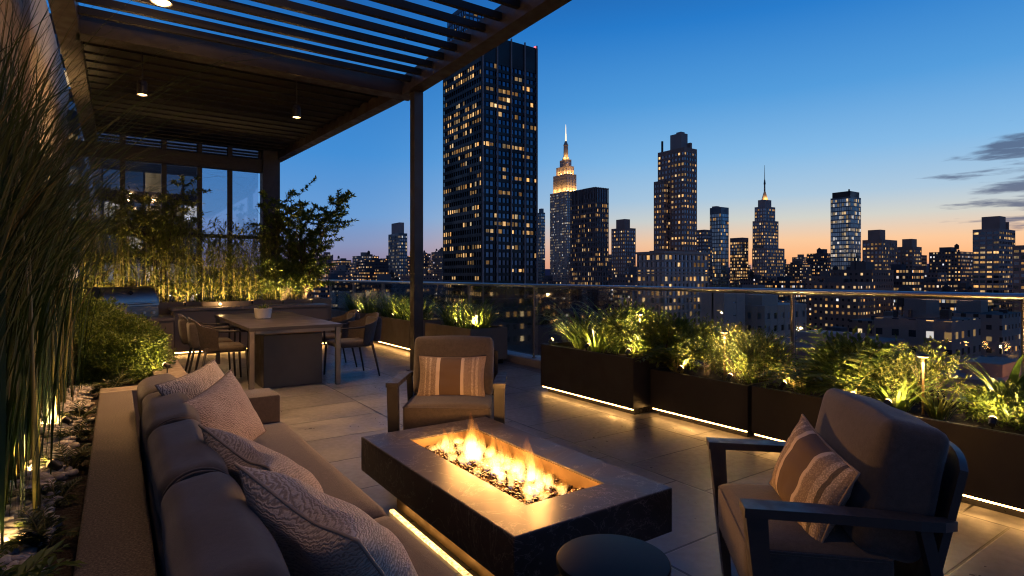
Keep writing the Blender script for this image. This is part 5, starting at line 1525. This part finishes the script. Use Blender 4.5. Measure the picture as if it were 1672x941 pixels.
def small_tree(name, loc, h, rx, n, ls, mat, label, nb=9, low=.25):
    e = plant(name, loc, label, 'shrub'); tr = MB(); lf = MB()
    for b in range(nb):
        a = 6.283*b/nb+RG.uniform(-.3, .3); Lb = h*RG.uniform(.7, 1.0); sp = rx*RG.uniform(.45, 1.0)
        pts = []; 
        for q in range(7):
            t = q/6; pts.append(Vector((math.cos(a)*sp*t**1.4+RG.uniform(-.03, .03), math.sin(a)*sp*.7*t**1.4+RG.uniform(-.03, .03), Lb*t)))
        tr.tube(pts, [.016*(1-.85*q/6) for q in range(7)], 6)
        for s in range(15):
            t = RG.uniform(low, 1.0); q = min(5, int(t*6)); p0 = pts[q].lerp(pts[q+1], t*6-q); d = Vector((RG.gauss(0, 1), RG.gauss(0, 1), RG.uniform(-.1, .9))).normalized(); Lt = RG.uniform(.18, .50)
            tr.tube([p0, p0+d*Lt*.5, p0+d*Lt+Vector((0, 0, .02))], [.005, .003, .0015], 4)
            for k in range(max(3, n//(nb*15))):
                u = RG.uniform(.15, 1.05); p = p0+d*Lt*u
                dd = d*.6+Vector((RG.gauss(0, .7), RG.gauss(0, .7), RG.gauss(0.1, .5))); lf.leaf(p, dd, (RG.gauss(0, .5), RG.gauss(0, .5), 1), ls*RG.uniform(.65, 1.25), ls*.42)
    tr.build('branches', M['bark'], e, True); lf.build('leaves', M[mat], e)
small_tree('tall_shrub', (3.15, 12.05, .80), 2.35, 1.0, 15000, .085, 'leaf_bush', 'big broad leaved shrub at the right end of the bamboo row against the sky', 17, .12)
small_tree('tall_shrub', (.62, 12.2, .80), 2.35, .70, 6500, .075, 'leaf_bamboo', 'golden leaved shrub rising above the bamboo in front of the left window panes', 8, .5)
e = plant('leafy_shrub', (2.75, 11.95, .8), 'dense leafy shrub at the foot of the big broad leaved shrub'); bushy(e, RG, .5, .3, .5, 1500, .08, 'leaf_bush', .4)

# counter dish and table pot
CLEAR.clear()
e = empty('dish_planter', (1.62, 11.45, .785), 0, 'low rectangular dish planter with small succulents on the kitchen counter', 'planter')
mb = MB(); mb.box((-.38, -.10, .0), (.38, .10, .085), .006); mb.build('dish', M['cabinet'], e)
mb = MB()
for i in range(26):
    bx, by = RG.uniform(-.34, .34), RG.uniform(-.07, .07)
    for q in range(7): mb.blade((bx, by, .08), RG.uniform(0, 6.28), RG.uniform(.05, .13), .012, RG.uniform(.3, 1.2), 3, twist=.3)
mb.build('succulents', M['leaf_fine'], e)
e = empty('potted_succulent', (1.66, 8.45, .746), 0, 'small spiky succulent in a round white pot on the dining table', 'potted plant')
mb = MB(); mb.lathe((0, 0, 0), [(.085, 0), (.10, .006), (.115, .13), (.117, .14), (.108, .14), (.104, .12), (.001, .12)], 36); mb.build('pot', M['white_pot'], e, True, 40)
mb = MB()
for i in range(46): mb.blade((RG.uniform(-.05, .05), RG.uniform(-.05, .05), .11), RG.uniform(0, 6.28), RG.uniform(.07, .15), .014, RG.uniform(.2, 1.3), 4, twist=RG.uniform(.1, .5))
mb.build('leaves', M['leaf_bush'], e)

# round shrub by the low wall, low plants in the bed
e = plant('round_shrub', (.0, 6.25, .40), 'dense rounded yellow green shrub beside the low stone wall', 'shrub'); bushy(e, RG, .42, .46, .36, 22000, .032, 'leaf_bush', .20, .9, aspect=.45, up=.15)
e = plant('round_shrub', (-.28, 7.3, .40), 'second darker rounded shrub behind the round shrub, next to the grill', 'shrub'); bushy(e, RG, .42, .5, .42, 4500, .05, 'leaf_bush', .34, .6)
e = plant('round_shrub', (.0, 8.6, .40), 'low shrub between the round shrub and the grill counter', 'shrub'); bushy(e, RG, .3, .7, .22, 2600, .05, 'leaf_bush', .18, .6)
for k, (x, y, s, lb) in enumerate(((-.24, 2.05, .20, 'leafy fern seedling in the bed at the bottom left, nearest the camera'), (-.30, 2.0, .26, 'pale fern in the lower left corner of the bed'), (-.20, 2.55, .17, 'dark fern beside the ledge, second from the camera'),
                                   (-.20, 3.0, .15, 'dark fern beside the ledge, third from the camera'), (-.19, 3.5, .15, 'dark fern beside the ledge, fourth from the camera'), (-.19, 4.05, .15, 'dark fern beside the ledge, fifth from the camera'),
                                   (-.20, 4.6, .17, 'fern in the bed near the end of the ledge'), (-.05, 5.45, .22, 'fern just in front of the round shrub'))):
    ferny(plant('fern', (x, y, .40), lb), RG, 17, s, s*.27, 'leaf_dark' if k not in (1,) else 'leaf_bush', .03, (.8, 1.9), lw=.34)
mb = MB()
pm = NT('river_pebble'); ri = pm.n('ShaderNodeNewGeometry').outputs['Random Per Island']
M['pebble'] = pm.done(pm.bsdf(pm.mix(pm.range(pm.noise(pm.coord(), 60, 3), .3, .7), pm.ramp(ri, [(0, (.22, .19, .16)), (.6, (.48, .44, .39)), (1, (.68, .64, .58))]), (.35, .31, .27)), .5, 0))
rg = random.Random(77)
for i in range(1150):
    y = rg.uniform(2.2, 5.9); w = .10+.03*math.sin(y*3); x = -.285+rg.gauss(0, w*.5)+.02*math.sin(y*2.1)+max(0, y-4.4)*.05
    pebble(mb, (x, y, .415+rg.uniform(0, .02)), rg.uniform(.014, .030), rg, .55)
tag(mb.build('river_pebbles', M['pebble'], None, True), 'pale river pebbles strewn along the planting bed between the reeds and the ledge', 'pebbles', kind='stuff')

# tall reeds on the left
def reeds(x, y, n, h, label, sx_=.14, sy_=.3, lean=0.0, seed=1, arcs=14):
    e = plant('tall_reed_grass', (x, y, .40), label, 'grass'); rg = random.Random(seed); mb = MB(); sm = MB()
    for i in range(n):
        bx, by = rg.gauss(0, sx_), rg.gauss(0, sy_); L_ = h*rg.uniform(.6, 1.08); d = rg.gauss(lean, 1.25)
        mb.blade((bx, by, -.03), d, L_, rg.choice((.006, .008, .011, .015, .019))*rg.uniform(.8, 1.1), abs(rg.gauss(.75, .65))+.1, 12, twist=abs(rg.gauss(0, .05)), wmid=.25, tip=.03, pw=1.7, start=88.5)
    for i in range(n//5):
        bx, by = rg.gauss(0, sx_), rg.gauss(0, sy_); a = rg.uniform(0, 6.28); H_ = h*rg.uniform(.45, .75)
        sm.tube([(bx, by, -.03), (bx+.03*math.cos(a), by+.03*math.sin(a), H_*.5), (bx+.08*math.cos(a), by+.08*math.sin(a), H_)], [.0085, .007, .003], 6)
    for i in range(arcs):
        bx, by = rg.gauss(0, sx_), rg.gauss(0, sy_)
        mb.blade((bx, by, -.03), rg.gauss(.1, .5), h*rg.uniform(.85, 1.25), rg.uniform(.009, .015), rg.uniform(1.1, 1.9), 14, twist=rg.uniform(.02, .15), wmid=.25, tip=.03, pw=1.2, start=86)
    mb.build('blades', M['leaf_grass'], e); sm.build('canes', M['stem'], e, True)
reeds(-.50, 2.75, 607, 1.95, 'tall dark reed clump nearest the camera at the left edge', .08, .22, -.2, 1)
reeds(-.54, 3.5, 688, 2.15, 'tall dark reed clump second from the camera with arching blades', .09, .26, -.2, 2)
reeds(-.54, 4.35, 648, 2.15, 'tall reed clump third from the camera, in front of the beige wall', .09, .28, -.1, 3)
reeds(-.53, 5.3, 567, 2.0, 'tall reed clump farthest along the bed, before the shrubs', .10, .3, .1, 4)
